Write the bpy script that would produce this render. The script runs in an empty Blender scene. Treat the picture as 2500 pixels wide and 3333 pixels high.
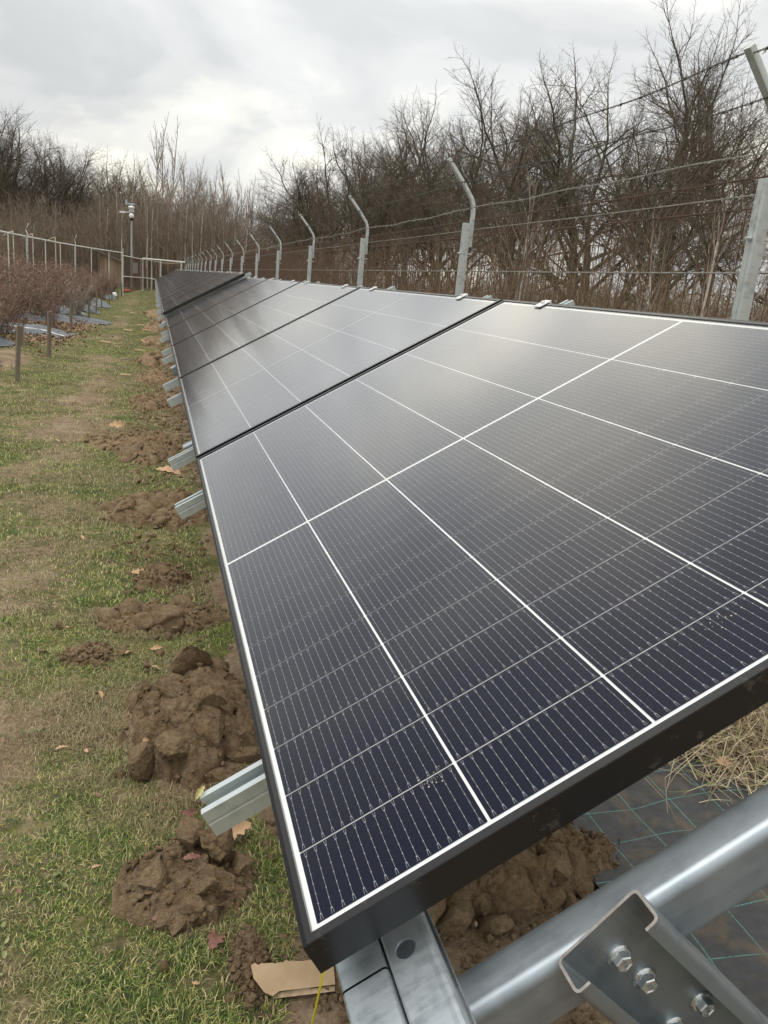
import bpy, bmesh, math, random
import numpy as np
from mathutils import Matrix, Vector

S = bpy.context.scene
COL = S.collection
rng = np.random.default_rng(7)
random.seed(7)

# ------------------------------------------------------------------ camera
cam_d = bpy.data.cameras.new('camera')
cam = bpy.data.objects.new('camera', cam_d)
COL.objects.link(cam)
RC = ((0.95887169, 0.00807557, 0.28372498), (-0.2697126, -0.28550609, 0.91964199), (0.08843185, -0.95834287, -0.27158563))
cam.matrix_world = Matrix(((RC[0][0], -RC[0][1], -RC[0][2], -0.14365),
                           (RC[1][0], -RC[1][1], -RC[1][2], -0.56289),
                           (RC[2][0], -RC[2][1], -RC[2][2], 0.55488), (0, 0, 0, 1)))
cam_d.sensor_fit = 'VERTICAL'
cam_d.sensor_height = 24
cam_d.lens = 2550 / 3333 * 24
cam_d.clip_start = 0.02
cam_d.clip_end = 2000
S.camera = cam

# ------------------------------------------------------------------ sky, sun, exposure
SUN_EL, SUN_AZ = math.radians(74), math.radians(250)      # behind the camera, to the left
W = bpy.data.worlds.new('World')
S.world = W
W.use_nodes = True
wn, wl = W.node_tree.nodes, W.node_tree.links
wn.clear()
w_out = wn.new('ShaderNodeOutputWorld')
w_bg = wn.new('ShaderNodeBackground')
w_bg.inputs['Strength'].default_value = 0.1
w_sky = wn.new('ShaderNodeTexSky')
w_sky.sky_type = 'NISHITA'
w_sky.sun_disc = False
w_sky.sun_elevation = SUN_EL
w_sky.sun_rotation = SUN_AZ
w_tc = wn.new('ShaderNodeTexCoord')
w_sep = wn.new('ShaderNodeSeparateXYZ')
wl.new(w_tc.outputs['Generated'], w_sep.inputs[0])


def wmath(op, a, b=None, clamp=False):
    n = wn.new('ShaderNodeMath')
    n.operation = op
    n.use_clamp = clamp
    for i, v in enumerate((a, b)):
        if v is None:
            continue
        if isinstance(v, (int, float)):
            n.inputs[i].default_value = v
        else:
            wl.new(v, n.inputs[i])
    return n.outputs[0]


zc = wmath('MAXIMUM', w_sep.outputs['Z'], 0.0)
zd = wmath('ADD', zc, 0.32)
cx = wmath('DIVIDE', w_sep.outputs['X'], zd)
cy = wmath('DIVIDE', w_sep.outputs['Y'], zd)
w_cmb = wn.new('ShaderNodeCombineXYZ')
wl.new(cx, w_cmb.inputs[0])
wl.new(cy, w_cmb.inputs[1])


def wnoise(scale, detail, dist, off):
    n = wn.new('ShaderNodeTexNoise')
    n.inputs['Scale'].default_value = scale
    n.inputs['Detail'].default_value = detail
    n.inputs['Distortion'].default_value = dist
    n.inputs['Roughness'].default_value = 0.5
    m = wn.new('ShaderNodeMapping')
    m.inputs['Location'].default_value = off
    wl.new(w_cmb.outputs[0], m.inputs[0])
    wl.new(m.outputs[0], n.inputs['Vector'])
    return n.outputs['Fac']


def wramp(src, stops):
    r = wn.new('ShaderNodeValToRGB')
    r.color_ramp.interpolation = 'EASE'
    e = r.color_ramp.elements
    e[0].position, e[0].color = stops[0][0], (*stops[0][1], 1)
    e[1].position, e[1].color = stops[-1][0], (*stops[-1][1], 1)
    for p, c in stops[1:-1]:
        q = e.new(p)
        q.color = (*c, 1)
    wl.new(src, r.inputs[0])
    return r.outputs[0]


n1 = wnoise(1.9, 5.0, 0.45, (3.1, 0.25, 0))
c_cloud = wramp(n1, [(0.34, (6.4, 6.55, 6.6)), (0.45, (7.4, 7.5, 7.45)), (0.54, (8.9, 8.85, 8.4)), (0.64, (11.8, 11.4, 10.0))])
n2 = wnoise(3.6, 4.0, 0.5, (1.0, 6.0, 0))
v2 = wmath('ADD', wmath('MULTIPLY', n2, 0.22), 0.89)
# brighter cloud where the sun sits behind it, high ahead of the camera
w_dot = wn.new('ShaderNodeVectorMath')
w_dot.operation = 'DOT_PRODUCT'
wl.new(w_tc.outputs['Generated'], w_dot.inputs[0])
w_dot.inputs[1].default_value = Vector((0.22, 0.93, 0.29)).normalized()
glow = wmath('MULTIPLY', wmath('POWER', wmath('MAXIMUM', w_dot.outputs['Value'], 0.0), 8.0), 0.30)
grad = wmath('ADD', wmath('ADD', wmath('MULTIPLY', zc, 0.95), 0.72), glow)
amp = wmath('MULTIPLY', v2, grad)
w_vm = wn.new('ShaderNodeVectorMath')
w_vm.operation = 'SCALE'
wl.new(c_cloud, w_vm.inputs[0])
wl.new(amp, w_vm.inputs['Scale'])
w_mix = wn.new('ShaderNodeMix')
w_mix.data_type = 'RGBA'
w_mix.inputs['Factor'].default_value = 0.96
wl.new(w_sky.outputs[0], w_mix.inputs['A'])
wl.new(w_vm.outputs[0], w_mix.inputs['B'])
wl.new(w_mix.outputs['Result'], w_bg.inputs['Color'])
wl.new(w_bg.outputs[0], w_out.inputs[0])

sun_d = bpy.data.lights.new('sun', 'SUN')
sun_d.energy = 1.5
sun_d.angle = math.radians(30)
sun_d.color = (1.0, 0.96, 0.9)
sun = bpy.data.objects.new('sun', sun_d)
COL.objects.link(sun)
sdir = Vector((math.sin(SUN_AZ) * math.cos(SUN_EL), math.cos(SUN_AZ) * math.cos(SUN_EL), math.sin(SUN_EL)))
sun.rotation_euler = sdir.to_track_quat('Z', 'Y').to_euler()

S.view_settings.view_transform = 'Standard'
S.view_settings.look = 'None'
S.view_settings.gamma = 1
S.view_settings.use_curve_mapping = False
S.view_settings.exposure = 0.0
S.render.engine = 'CYCLES'
S.cycles.transparent_max_bounces = 16
S.cycles.max_bounces = 6


# ------------------------------------------------------------------ numpy noise
def _hash(ix, iy, iz, seed=0):
    h = (ix.astype(np.int64) * 374761393 + iy.astype(np.int64) * 668265263 + iz.astype(np.int64) * 2147483647 + seed * 974634777) & 0xFFFFFFFF
    h = ((h ^ (h >> 13)) * 1274126177) & 0xFFFFFFFF
    h = ((h ^ (h >> 16)) * 2246822519) & 0xFFFFFFFF
    return (h ^ (h >> 15)) / 4294967295.0


def vnoise(p, seed=0):
    p = np.asarray(p, float)
    i = np.floor(p).astype(np.int64)
    f = p - i
    f = f * f * (3 - 2 * f)
    r = 0
    for dx in (0, 1):
        for dy in (0, 1):
            for dz in (0, 1):
                w = (f[..., 0] if dx else 1 - f[..., 0]) * (f[..., 1] if dy else 1 - f[..., 1]) * (f[..., 2] if dz else 1 - f[..., 2])
                r = r + w * _hash(i[..., 0] + dx, i[..., 1] + dy, i[..., 2] + dz, seed)
    return r


def fbm(p, octv=4, seed=0, gain=0.5):
    p = np.asarray(p, float)
    a, s, t = 1.0, 0.0, 0.0
    for o in range(octv):
        s = s + a * (vnoise(p * (2.03 ** o), seed + o) - 0.5)
        t += a
        a *= gain
    return s / t * 2


def fb2(x, y, sc, octv=3, seed=0):
    x = np.asarray(x, float)
    y = np.asarray(y, float)
    return fbm(np.stack([x * sc, y * sc, np.zeros_like(x) + 0.37], -1), octv, seed)


def worley(p, seed=0):
    p = np.asarray(p, float)
    i = np.floor(p).astype(np.int64)
    best = np.full(p.shape[:-1], 9.0)
    sec = np.full(p.shape[:-1], 9.0)
    for dx in (-1, 0, 1):
        for dy in (-1, 0, 1):
            for dz in (-1, 0, 1):
                c = i + np.array([dx, dy, dz])
                q = np.stack([_hash(c[..., 0], c[..., 1], c[..., 2], seed + k) for k in (11, 12, 13)], -1) + c
                d = np.linalg.norm(p - q, axis=-1)
                sec = np.where(d < best, best, np.minimum(sec, d))
                best = np.minimum(best, d)
    return best, sec


def wcell(p, seed=0):
    p = np.asarray(p, float)
    i = np.floor(p).astype(np.int64)
    best = np.full(p.shape[:-1], 9.0)
    sec = np.full(p.shape[:-1], 9.0)
    hid = np.zeros(p.shape[:-1])
    vx = np.zeros(p.shape[:-1])
    vy = np.zeros(p.shape[:-1])
    for dx in (-1, 0, 1):
        for dy in (-1, 0, 1):
            c = i + np.array([dx, dy, 0])
            c[..., 2] = 0
            qx = _hash(c[..., 0], c[..., 1], c[..., 2], seed + 1) + c[..., 0]
            qy = _hash(c[..., 0], c[..., 1], c[..., 2], seed + 2) + c[..., 1]
            h = _hash(c[..., 0], c[..., 1], c[..., 2], seed + 3)
            d = np.sqrt((p[..., 0] - qx) ** 2 + (p[..., 1] - qy) ** 2)
            n = d < best
            sec = np.where(n, best, np.minimum(sec, d))
            hid = np.where(n, h, hid)
            vx = np.where(n, p[..., 0] - qx, vx)
            vy = np.where(n, p[..., 1] - qy, vy)
            best = np.where(n, d, best)
    return best, sec, hid, vx, vy


def sstep(a, b, x):
    t = np.clip((np.asarray(x, float) - a) / (b - a), 0, 1)
    return t * t * (3 - 2 * t)


# ------------------------------------------------------------------ materials
def mat(name, build):
    m = bpy.data.materials.new(name)
    m.use_nodes = True
    nt = m.node_tree
    bs = nt.nodes['Principled BSDF']
    build(nt, nt.nodes, nt.links, bs)
    return m


def N_noise(nt, scale, detail=4, rough=0.55, coord='Object', dist=0.0, stretch=None):
    if coord == 'World':
        coord, tc = 'Position', nt.nodes.new('ShaderNodeNewGeometry')
    else:
        tc = nt.nodes.new('ShaderNodeTexCoord')
    n = nt.nodes.new('ShaderNodeTexNoise')
    n.inputs['Scale'].default_value = scale
    n.inputs['Detail'].default_value = detail
    n.inputs['Roughness'].default_value = rough
    n.inputs['Distortion'].default_value = dist
    src = tc.outputs[coord]
    if stretch:
        mp = nt.nodes.new('ShaderNodeMapping')
        mp.inputs['Scale'].default_value = stretch
        nt.links.new(src, mp.inputs[0])
        src = mp.outputs[0]
    nt.links.new(src, n.inputs['Vector'])
    return n.outputs['Fac']


def N_ramp(nt, src, stops, interp='LINEAR'):
    r = nt.nodes.new('ShaderNodeValToRGB')
    r.color_ramp.interpolation = interp
    e = r.color_ramp.elements
    e[0].position, e[0].color = stops[0][0], (*stops[0][1], 1)
    e[1].position, e[1].color = stops[-1][0], (*stops[-1][1], 1)
    for p, c in stops[1:-1]:
        q = e.new(p)
        q.color = (*c, 1)
    nt.links.new(src, r.inputs[0])
    return r.outputs[0]


def N_mix(nt, fac, a, b):
    m = nt.nodes.new('ShaderNodeMix')
    m.data_type = 'RGBA'
    for s, v in (('Factor', fac), ('A', a), ('B', b)):
        sock = m.inputs[s] if s != 'Factor' else m.inputs[0]
        if isinstance(v, (int, float)):
            sock.default_value = v
        elif isinstance(v, tuple):
            sock.default_value = (*v, 1)
        else:
            nt.links.new(v, sock)
    return m.outputs['Result']


def N_math(nt, op, a, b=None, c=None, clamp=False):
    n = nt.nodes.new('ShaderNodeMath')
    n.operation = op
    n.use_clamp = clamp
    for i, v in enumerate((a, b, c)):
        if v is None:
            continue
        if isinstance(v, (int, float)):
            n.inputs[i].default_value = v
        else:
            nt.links.new(v, n.inputs[i])
    return n.outputs[0]


def N_bump(nt, bs, h, strength, dist):
    b = nt.nodes.new('ShaderNodeBump')
    b.inputs['Strength'].default_value = strength
    b.inputs['Distance'].default_value = dist
    nt.links.new(h, b.inputs['Height'])
    nt.links.new(b.outputs[0], bs.inputs['Normal'])


def noisy(name, stops, scale, rough=0.8, metal=0.0, bump=0.0, bdist=0.01, bscale=None, detail=5, coord='Object', stretch=None, spec=0.5, island=0.0, rough_var=0.0):
    def b(nt, n, l, bs):
        f = N_noise(nt, scale, detail, 0.6, coord, 0.2, stretch)
        if island:
            g = nt.nodes.new('ShaderNodeNewGeometry')
            f = N_math(nt, 'ADD', N_math(nt, 'MULTIPLY', f, 1 - island), N_math(nt, 'MULTIPLY', g.outputs['Random Per Island'], island))
        l.new(N_ramp(nt, f, stops), bs.inputs['Base Color'])
        bs.inputs['Roughness'].default_value = rough
        bs.inputs['Metallic'].default_value = metal
        bs.inputs['Specular IOR Level'].default_value = spec
        if rough_var:
            l.new(N_math(nt, 'ADD', N_math(nt, 'MULTIPLY', f, rough_var), rough - rough_var / 2), bs.inputs['Roughness'])
        if bump:
            N_bump(nt, bs, N_noise(nt, bscale or scale * 3, 6, 0.65, coord, 0.1, stretch), bump, bdist)
    return mat(name, b)


def flat(name, col, rough=0.6, metal=0.0, spec=0.5):
    def b(nt, n, l, bs):
        bs.inputs['Base Color'].default_value = (*col, 1)
        bs.inputs['Roughness'].default_value = rough
        bs.inputs['Metallic'].default_value = metal
        bs.inputs['Specular IOR Level'].default_value = spec
    return mat(name, b)


def b_soil(nt, n, l, bs):
    f1 = N_noise(nt, 11, 6, 0.6, 'World')
    f2 = N_noise(nt, 75, 5, 0.7, 'World')
    c = N_ramp(nt, f1, [(0.3, (0.20, 0.133, 0.073)), (0.5, (0.36, 0.253, 0.148)), (0.7, (0.52, 0.385, 0.245))])
    c2 = N_ramp(nt, f2, [(0.35, (0.11, 0.069, 0.038)), (0.6, (0.48, 0.345, 0.21))])
    l.new(N_mix(nt, 0.45, c, c2), bs.inputs['Base Color'])
    bs.inputs['Roughness'].default_value = 0.9
    bs.inputs['Specular IOR Level'].default_value = 0.25
    h = N_math(nt, 'ADD', N_noise(nt, 60, 7, 0.7, 'World'), N_math(nt, 'MULTIPLY', N_noise(nt, 240, 5, 0.7, 'World'), 0.5))
    N_bump(nt, bs, h, 1.0, 0.02)


M_soil = mat('clay_soil', b_soil)


def b_ground(nt, n, l, bs):
    at = nt.nodes.new('ShaderNodeAttribute')
    at.attribute_name = 'dirt'
    d = at.outputs['Fac']
    fine = N_noise(nt, 70, 5, 0.7)
    mid = N_noise(nt, 6, 5, 0.6)
    grass = N_ramp(nt, N_math(nt, 'ADD', N_math(nt, 'MULTIPLY', mid, 0.6), N_math(nt, 'MULTIPLY', fine, 0.4)),
                   [(0.34, (0.040, 0.050, 0.018)), (0.48, (0.095, 0.100, 0.036)), (0.62, (0.20, 0.18, 0.075))])
    soil = N_ramp(nt, N_math(nt, 'ADD', N_math(nt, 'MULTIPLY', mid, 0.45), N_math(nt, 'MULTIPLY', fine, 0.55)),
                  [(0.32, (0.12, 0.082, 0.052)), (0.5, (0.225, 0.165, 0.108)), (0.66, (0.37, 0.29, 0.205))])
    k = N_math(nt, 'ADD', d, N_math(nt, 'MULTIPLY', N_math(nt, 'SUBTRACT', N_noise(nt, 16, 5, 0.7), 0.5), 1.5))
    k = N_math(nt, 'SUBTRACT', N_math(nt, 'MULTIPLY', k, 3.0), 1.0, clamp=True)
    l.new(N_mix(nt, k, grass, soil), bs.inputs['Base Color'])
    bs.inputs['Roughness'].default_value = 0.95
    bs.inputs['Specular IOR Level'].default_value = 0.15
    h = N_math(nt, 'ADD', N_noise(nt, 30, 7, 0.7), N_math(nt, 'MULTIPLY', N_noise(nt, 140, 4, 0.7), 0.5))
    N_bump(nt, bs, h, 0.9, 0.012)


M_ground = mat('turf_and_soil', b_ground)


def b_blade(nt, n, l, bs):
    g = nt.nodes.new('ShaderNodeNewGeometry')
    r = g.outputs['Random Per Island']
    c1 = N_ramp(nt, r, [(0.0, (0.022, 0.052, 0.012)), (0.35, (0.060, 0.115, 0.024)), (0.62, (0.16, 0.22, 0.040)), (0.80, (0.34, 0.35, 0.10)), (1.0, (0.66, 0.56, 0.30))])
    c2 = N_ramp(nt, r, [(0.0, (0.11, 0.095, 0.045)), (0.5, (0.24, 0.20, 0.10)), (1.0, (0.46, 0.37, 0.23))])
    f = N_ramp(nt, N_noise(nt, 2.3, 4, 0.6), [(0.42, (0, 0, 0)), (0.60, (1, 1, 1))])
    l.new(N_mix(nt, f, c1, c2), bs.inputs['Base Color'])
    bs.inputs['Roughness'].default_value = 0.6
    bs.inputs['Specular IOR Level'].default_value = 0.3


M_blade = mat('grass_blades', b_blade)
M_drygrass = noisy('dry_grass', [(0.15, (0.20, 0.15, 0.095)), (0.5, (0.50, 0.40, 0.25)), (0.8, (0.66, 0.57, 0.40)), (0.9, (0.24, 0.30, 0.09))], 3, 0.6, island=0.85, spec=0.3)


def b_cell(nt, n, l, bs):
    f2 = N_noise(nt, 1.1, 2, 0.5)
    l.new(N_mix(nt, f2, (0.0042, 0.0058, 0.015), (0.0065, 0.009, 0.025)), bs.inputs['Base Color'])
    bs.inputs['Roughness'].default_value = 0.38
    bs.inputs['Specular IOR Level'].default_value = 0.08


M_cell = mat('silicon_cell', b_cell)
M_ribbon = flat('solder_ribbon', (0.36, 0.37, 0.40), 0.5, 0.0)
M_sheet = flat('white_backsheet', (0.80, 0.81, 0.82), 0.6)


def b_glass(nt, n, l, bs):
    n.remove(bs)
    out = [x for x in n if x.type == 'OUTPUT_MATERIAL'][0]
    tr = n.new('ShaderNodeBsdfTransparent')
    gl = n.new('ShaderNodeBsdfGlossy')
    gl.inputs['Roughness'].default_value = 0.10
    # anti-reflective solar glass: almost nothing head on, strong at grazing angles
    lw = n.new('ShaderNodeLayerWeight')
    lw.inputs['Blend'].default_value = 0.5
    pw = N_math(nt, 'MINIMUM', N_math(nt, 'ADD', N_math(nt, 'MULTIPLY', N_math(nt, 'POWER', lw.outputs['Facing'], 4.6), 1.9), 0.004), 0.68)
    mx = n.new('ShaderNodeMixShader')
    tc = n.new('ShaderNodeTexCoord')
    nz = n.new('ShaderNodeTexNoise')
    nz.inputs['Scale'].default_value = 5.0
    nz.inputs['Detail'].default_value = 1.0
    l.new(tc.outputs['Object'], nz.inputs['Vector'])
    bp = n.new('ShaderNodeBump')
    bp.inputs['Strength'].default_value = 0.05
    bp.inputs['Distance'].default_value = 0.004
    l.new(nz.outputs['Fac'], bp.inputs['Height'])
    l.new(bp.outputs[0], gl.inputs['Normal'])
    l.new(pw, mx.inputs[0])
    l.new(tr.outputs[0], mx.inputs[1])
    l.new(gl.outputs[0], mx.inputs[2])
    l.new(mx.outputs[0], out.inputs[0])


M_glass = mat('solar_glass', b_glass)


def b_frame(nt, n, l, bs):
    f = N_noise(nt, 28, 6, 0.75)
    f2 = N_noise(nt, 3.0, 2, 0.5)
    k = N_ramp(nt, N_math(nt, 'ADD', N_math(nt, 'MULTIPLY', f, 0.7), N_math(nt, 'MULTIPLY', f2, 0.3)), [(0.585, (0, 0, 0)), (0.66, (1, 1, 1))])
    l.new(N_mix(nt, N_math(nt, 'MULTIPLY', N_math(nt, 'MULTIPLY', k, N_noise(nt, 90, 4, 0.8)), 0.9), (0.006, 0.0064, 0.0075), (0.13, 0.105, 0.075)), bs.inputs['Base Color'])
    bs.inputs['Metallic'].default_value = 0.0
    bs.inputs['Specular IOR Level'].default_value = 0.55
    l.new(N_math(nt, 'ADD', N_math(nt, 'MULTIPLY', k, 0.3), 0.24), bs.inputs['Roughness'])


M_frame = mat('black_anodised_aluminium', b_frame)


def b_galv(c0, c1, sc, rough):
    def b(nt, n, l, bs):
        f = N_noise(nt, sc, 4, 0.6, stretch=(0.35, 1, 1))
        f3 = N_noise(nt, sc * 7, 5, 0.75)
        streak = N_noise(nt, sc * 6, 4, 0.7, stretch=(0.05, 1, 1))
        v = nt.nodes.new('ShaderNodeTexVoronoi')
        v.inputs['Scale'].default_value = sc * 4
        tc = nt.nodes.new('ShaderNodeTexCoord')
        l.new(tc.outputs['Object'], v.inputs['Vector'])
        k = N_math(nt, 'ADD', N_math(nt, 'ADD', N_math(nt, 'MULTIPLY', f, 0.35), N_math(nt, 'MULTIPLY', streak, 0.35)), N_math(nt, 'ADD', N_math(nt, 'MULTIPLY', f3, 0.2), N_math(nt, 'MULTIPLY', v.outputs['Distance'], 0.18)))
        l.new(N_ramp(nt, k, [(0.38, c0), (0.56, c1)]), bs.inputs['Base Color'])
        bs.inputs['Metallic'].default_value = 0.7
        l.new(N_math(nt, 'ADD', N_math(nt, 'MULTIPLY', N_math(nt, 'ADD', f3, streak), 0.22), rough - 0.18), bs.inputs['Roughness'])
        N_bump(nt, bs, f3, 0.15, 0.001)
    return b


M_galv = mat('galvanised_steel', b_galv((0.29, 0.335, 0.375), (0.47, 0.525, 0.57), 16, 0.42))
M_rail = mat('galvanised_rail_steel', b_galv((0.44, 0.50, 0.52), (0.62, 0.68, 0.69), 10, 0.45))
M_beam = mat('smooth_galvanised_beam', b_galv((0.22, 0.26, 0.295), (0.36, 0.41, 0.455), 5, 0.40))
M_strut = mat('dark_galvanised_channel', b_galv((0.15, 0.18, 0.20), (0.27, 0.31, 0.335), 7, 0.40))
M_post = mat('spangled_galvanised_post', b_galv((0.36, 0.40, 0.40), (0.60, 0.635, 0.63), 9, 0.6))
M_bolt = flat('zinc_plated_bolt', (0.70, 0.73, 0.74), 0.25, 0.9)
M_cut = noisy('cut_steel_edge', [(0.3, (0.33, 0.30, 0.27)), (0.7, (0.55, 0.53, 0.51))], 60, 0.6, 0.5)
M_dark = flat('dark_gap', (0.01, 0.01, 0.012), 0.7)
M_clamp = flat('bright_clamp', (0.72, 0.73, 0.74), 0.4, 0.3)
M_rust = noisy('rusty_wire', [(0.3, (0.070, 0.042, 0.031)), (0.6, (0.14, 0.088, 0.066))], 20, 0.8)
M_wire = noisy('weathered_galvanised_wire', [(0.3, (0.16, 0.15, 0.135)), (0.6, (0.36, 0.35, 0.32))], 20, 0.55, 0.3)
M_barb = noisy('dull_barbed_wire', [(0.3, (0.045, 0.04, 0.036)), (0.6, (0.12, 0.11, 0.10))], 30, 0.6, 0.3)
M_bark = noisy('oak_bark', [(0.3, (0.050, 0.045, 0.034)), (0.5, (0.095, 0.090, 0.062)), (0.7, (0.15, 0.15, 0.10))], 3, 0.9, bump=0.5, bdist=0.03, spec=0.2)
M_twig = noisy('oak_twigs', [(0.3, (0.080, 0.064, 0.050)), (0.7, (0.19, 0.155, 0.12))], 2, 0.85, spec=0.2)
M_birch = noisy('pale_bark', [(0.34, (0.36, 0.32, 0.27)), (0.6, (0.62, 0.56, 0.49))], 5, 0.8, spec=0.2)
M_ptwig = noisy('pale_twigs', [(0.3, (0.22, 0.18, 0.145)), (0.7, (0.40, 0.34, 0.28))], 3, 0.85, spec=0.2)
M_thick = noisy('thicket_stems', [(0.15, (0.13, 0.098, 0.075)), (0.5, (0.25, 0.195, 0.150)), (0.9, (0.42, 0.34, 0.27))], 0.6, 0.9, island=0.6, spec=0.1)
M_reed = noisy('sapling_stems', [(0.15, (0.105, 0.075, 0.050)), (0.5, (0.20, 0.145, 0.095)), (0.9, (0.34, 0.26, 0.18))], 0.6, 0.9, island=0.6, spec=0.1)
M_bstem = noisy('bush_stems', [(0.2, (0.15, 0.105, 0.08)), (0.6, (0.30, 0.215, 0.165)), (0.93, (0.38, 0.14, 0.10))], 4, 0.8, island=0.5)
M_bleaf = noisy('bush_leaves', [(0.2, (0.085, 0.046, 0.036)), (0.55, (0.22, 0.12, 0.088)), (0.9, (0.50, 0.33, 0.24))], 4, 0.7, island=0.7)
M_wood = noisy('weathered_wood', [(0.3, (0.13, 0.105, 0.080)), (0.7, (0.27, 0.225, 0.175))], 12, 0.85, stretch=(1, 1, 0.1), bump=0.4, bdist=0.004)
M_plank = noisy('shed_boards', [(0.3, (0.20, 0.13, 0.085)), (0.7, (0.50, 0.38, 0.27))], 4, 0.85, stretch=(1, 1, 0.1))
M_roof = noisy('shed_roofing', [(0.3, (0.10, 0.09, 0.085)), (0.7, (0.18, 0.165, 0.155))], 5, 0.85)
M_card = noisy('cardboard', [(0.3, (0.35, 0.245, 0.145)), (0.6, (0.44, 0.32, 0.20)), (0.8, (0.52, 0.39, 0.26))], 14, 0.8, bump=0.25, bdist=0.002, bscale=300)
M_cardedge = noisy('torn_cardboard', [(0.3, (0.34, 0.235, 0.145)), (0.7, (0.62, 0.48, 0.33))], 60, 0.85)
M_string = flat('yellow_string', (0.85, 0.74, 0.02), 0.6)
M_leaf = noisy('dry_oak_leaf', [(0.3, (0.36, 0.21, 0.11)), (0.7, (0.60, 0.40, 0.24))], 30, 0.65)
M_leaf2 = noisy('red_oak_leaf', [(0.3, (0.16, 0.072, 0.060)), (0.7, (0.30, 0.15, 0.115))], 30, 0.6)
M_leaf3 = noisy('pale_leaf', [(0.3, (0.34, 0.30, 0.10)), (0.7, (0.52, 0.48, 0.22))], 30, 0.6)
M_clover = noisy('clover_leaf', [(0.2, (0.07, 0.12, 0.035)), (0.6, (0.15, 0.19, 0.06)), (0.9, (0.33, 0.34, 0.15))], 4, 0.6, island=0.8)
M_chips = noisy('wood_chip', [(0.2, (0.42, 0.27, 0.16)), (0.8, (0.66, 0.47, 0.30))], 9, 0.8)
M_litter = noisy('leaf_litter', [(0.2, (0.13, 0.075, 0.045)), (0.6, (0.26, 0.155, 0.095)), (0.9, (0.36, 0.24, 0.16))], 3, 0.8, island=0.8)
M_stone = noisy('pebble', [(0.3, (0.22, 0.16, 0.11)), (0.7, (0.42, 0.34, 0.26))], 40, 0.8, bump=0.3, bdist=0.002)
M_white = flat('white_plastic', (0.75, 0.76, 0.77), 0.4)
M_box = flat('light_grey_box', (0.55, 0.58, 0.60), 0.5)
M_pole = flat('painted_grey_pole', (0.42, 0.47, 0.50), 0.45, 0.3)
M_black = flat('black_plastic', (0.02, 0.02, 0.022), 0.3)
M_orange = flat('orange_plastic', (0.75, 0.13, 0.04), 0.5)
M_fpipe = noisy('whitish_fence_pipe', [(0.3, (0.55, 0.55, 0.53)), (0.7, (0.78, 0.77, 0.74))], 3, 0.6)
M_fpipe2 = noisy('yellowed_fence_pipe', [(0.3, (0.46, 0.42, 0.33)), (0.7, (0.66, 0.62, 0.50))], 3, 0.6)


def b_fabric(nt, n, l, bs):
    tc = nt.nodes.new('ShaderNodeTexCoord')
    sp = nt.nodes.new('ShaderNodeSeparateXYZ')
    l.new(tc.outputs['Object'], sp.inputs[0])
    wob = N_math(nt, 'MULTIPLY', N_math(nt, 'SUBTRACT', N_noise(nt, 1.0, 1, 0.5), 0.5), 0.14)
    wob2 = N_math(nt, 'MULTIPLY', N_math(nt, 'SUBTRACT', N_noise(nt, 1.9, 1, 0.5), 0.5), 0.16)

    def line(ax, w, per, ph):
        x = N_math(nt, 'ADD', N_math(nt, 'ADD', ax, w), ph)
        m = N_math(nt, 'PINGPONG', x, per / 2)
        return N_math(nt, 'LESS_THAN', m, 0.0014)
    a = line(sp.outputs[0], wob, 0.128, 3.0)
    b_ = line(sp.outputs[1], wob2, 0.135, 3.05)
    k = N_math(nt, 'MAXIMUM', a, b_)
    dash = N_math(nt, 'GREATER_THAN', N_noise(nt, 420, 1, 0.5), 0.42)
    k = N_math(nt, 'MULTIPLY', k, dash)
    mud = N_ramp(nt, N_noise(nt, 7, 6, 0.7, dist=0.4), [(0.50, (0, 0, 0)), (0.68, (1, 1, 1))])
    base = N_mix(nt, N_noise(nt, 26, 5, 0.6), (0.022, 0.024, 0.026), (0.10, 0.105, 0.108))
    base = N_mix(nt, k, base, (0.12, 0.34, 0.31))
    base = N_mix(nt, N_math(nt, 'MULTIPLY', mud, 0.75), base, (0.17, 0.125, 0.080))
    l.new(base, bs.inputs['Base Color'])
    bs.inputs['Roughness'].default_value = 0.55
    bs.inputs['Specular IOR Level'].default_value = 0.4
    h = N_math(nt, 'ADD', N_noise(nt, 8, 4, 0.6), N_math(nt, 'MULTIPLY', N_noise(nt, 500, 2, 0.5), 0.05))
    N_bump(nt, bs, h, 0.6, 0.02)


M_fabric = mat('woven_weed_fabric', b_fabric)
M_mulch = noisy('grey_weed_sheet', [(0.3, (0.060, 0.068, 0.078)), (0.6, (0.11, 0.124, 0.14)), (0.8, (0.19, 0.21, 0.225))], 3, 0.6, bump=0.6, bdist=0.05, bscale=5)
M_mulchline = flat('white_selvedge', (0.62, 0.64, 0.65), 0.6)


# ------------------------------------------------------------------ object helpers
def link(o):
    COL.objects.link(o)
    return o


def tag(o, label=None, cat=None, group=None, kind=None):
    if label:
        o['label'] = label
    if cat:
        o['category'] = cat
    if group:
        o['group'] = group
    if kind:
        o['kind'] = kind
    return o


def empty(name, loc=(0, 0, 0), rot=(0, 0, 0), **k):
    o = bpy.data.objects.new(name, None)
    o.location = loc
    o.rotation_euler = rot
    o.empty_display_size = 0.1
    link(o)
    return tag(o, **k)


def obj(name, me, parent=None, loc=None, rot=None, scale=None):
    o = bpy.data.objects.new(name, me)
    link(o)
    if parent:
        o.parent = parent
    if loc is not None:
        o.location = loc
    if rot is not None:
        o.rotation_euler = rot
    if scale is not None:
        o.scale = (scale,) * 3 if isinstance(scale, (int, float)) else scale
    return o


def copy_tree(o, parent=None):
    c = o.copy()
    COL.objects.link(c)
    if parent:
        c.parent = parent
    for ch in list(o.children):
        copy_tree(ch, c)
    return c


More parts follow.
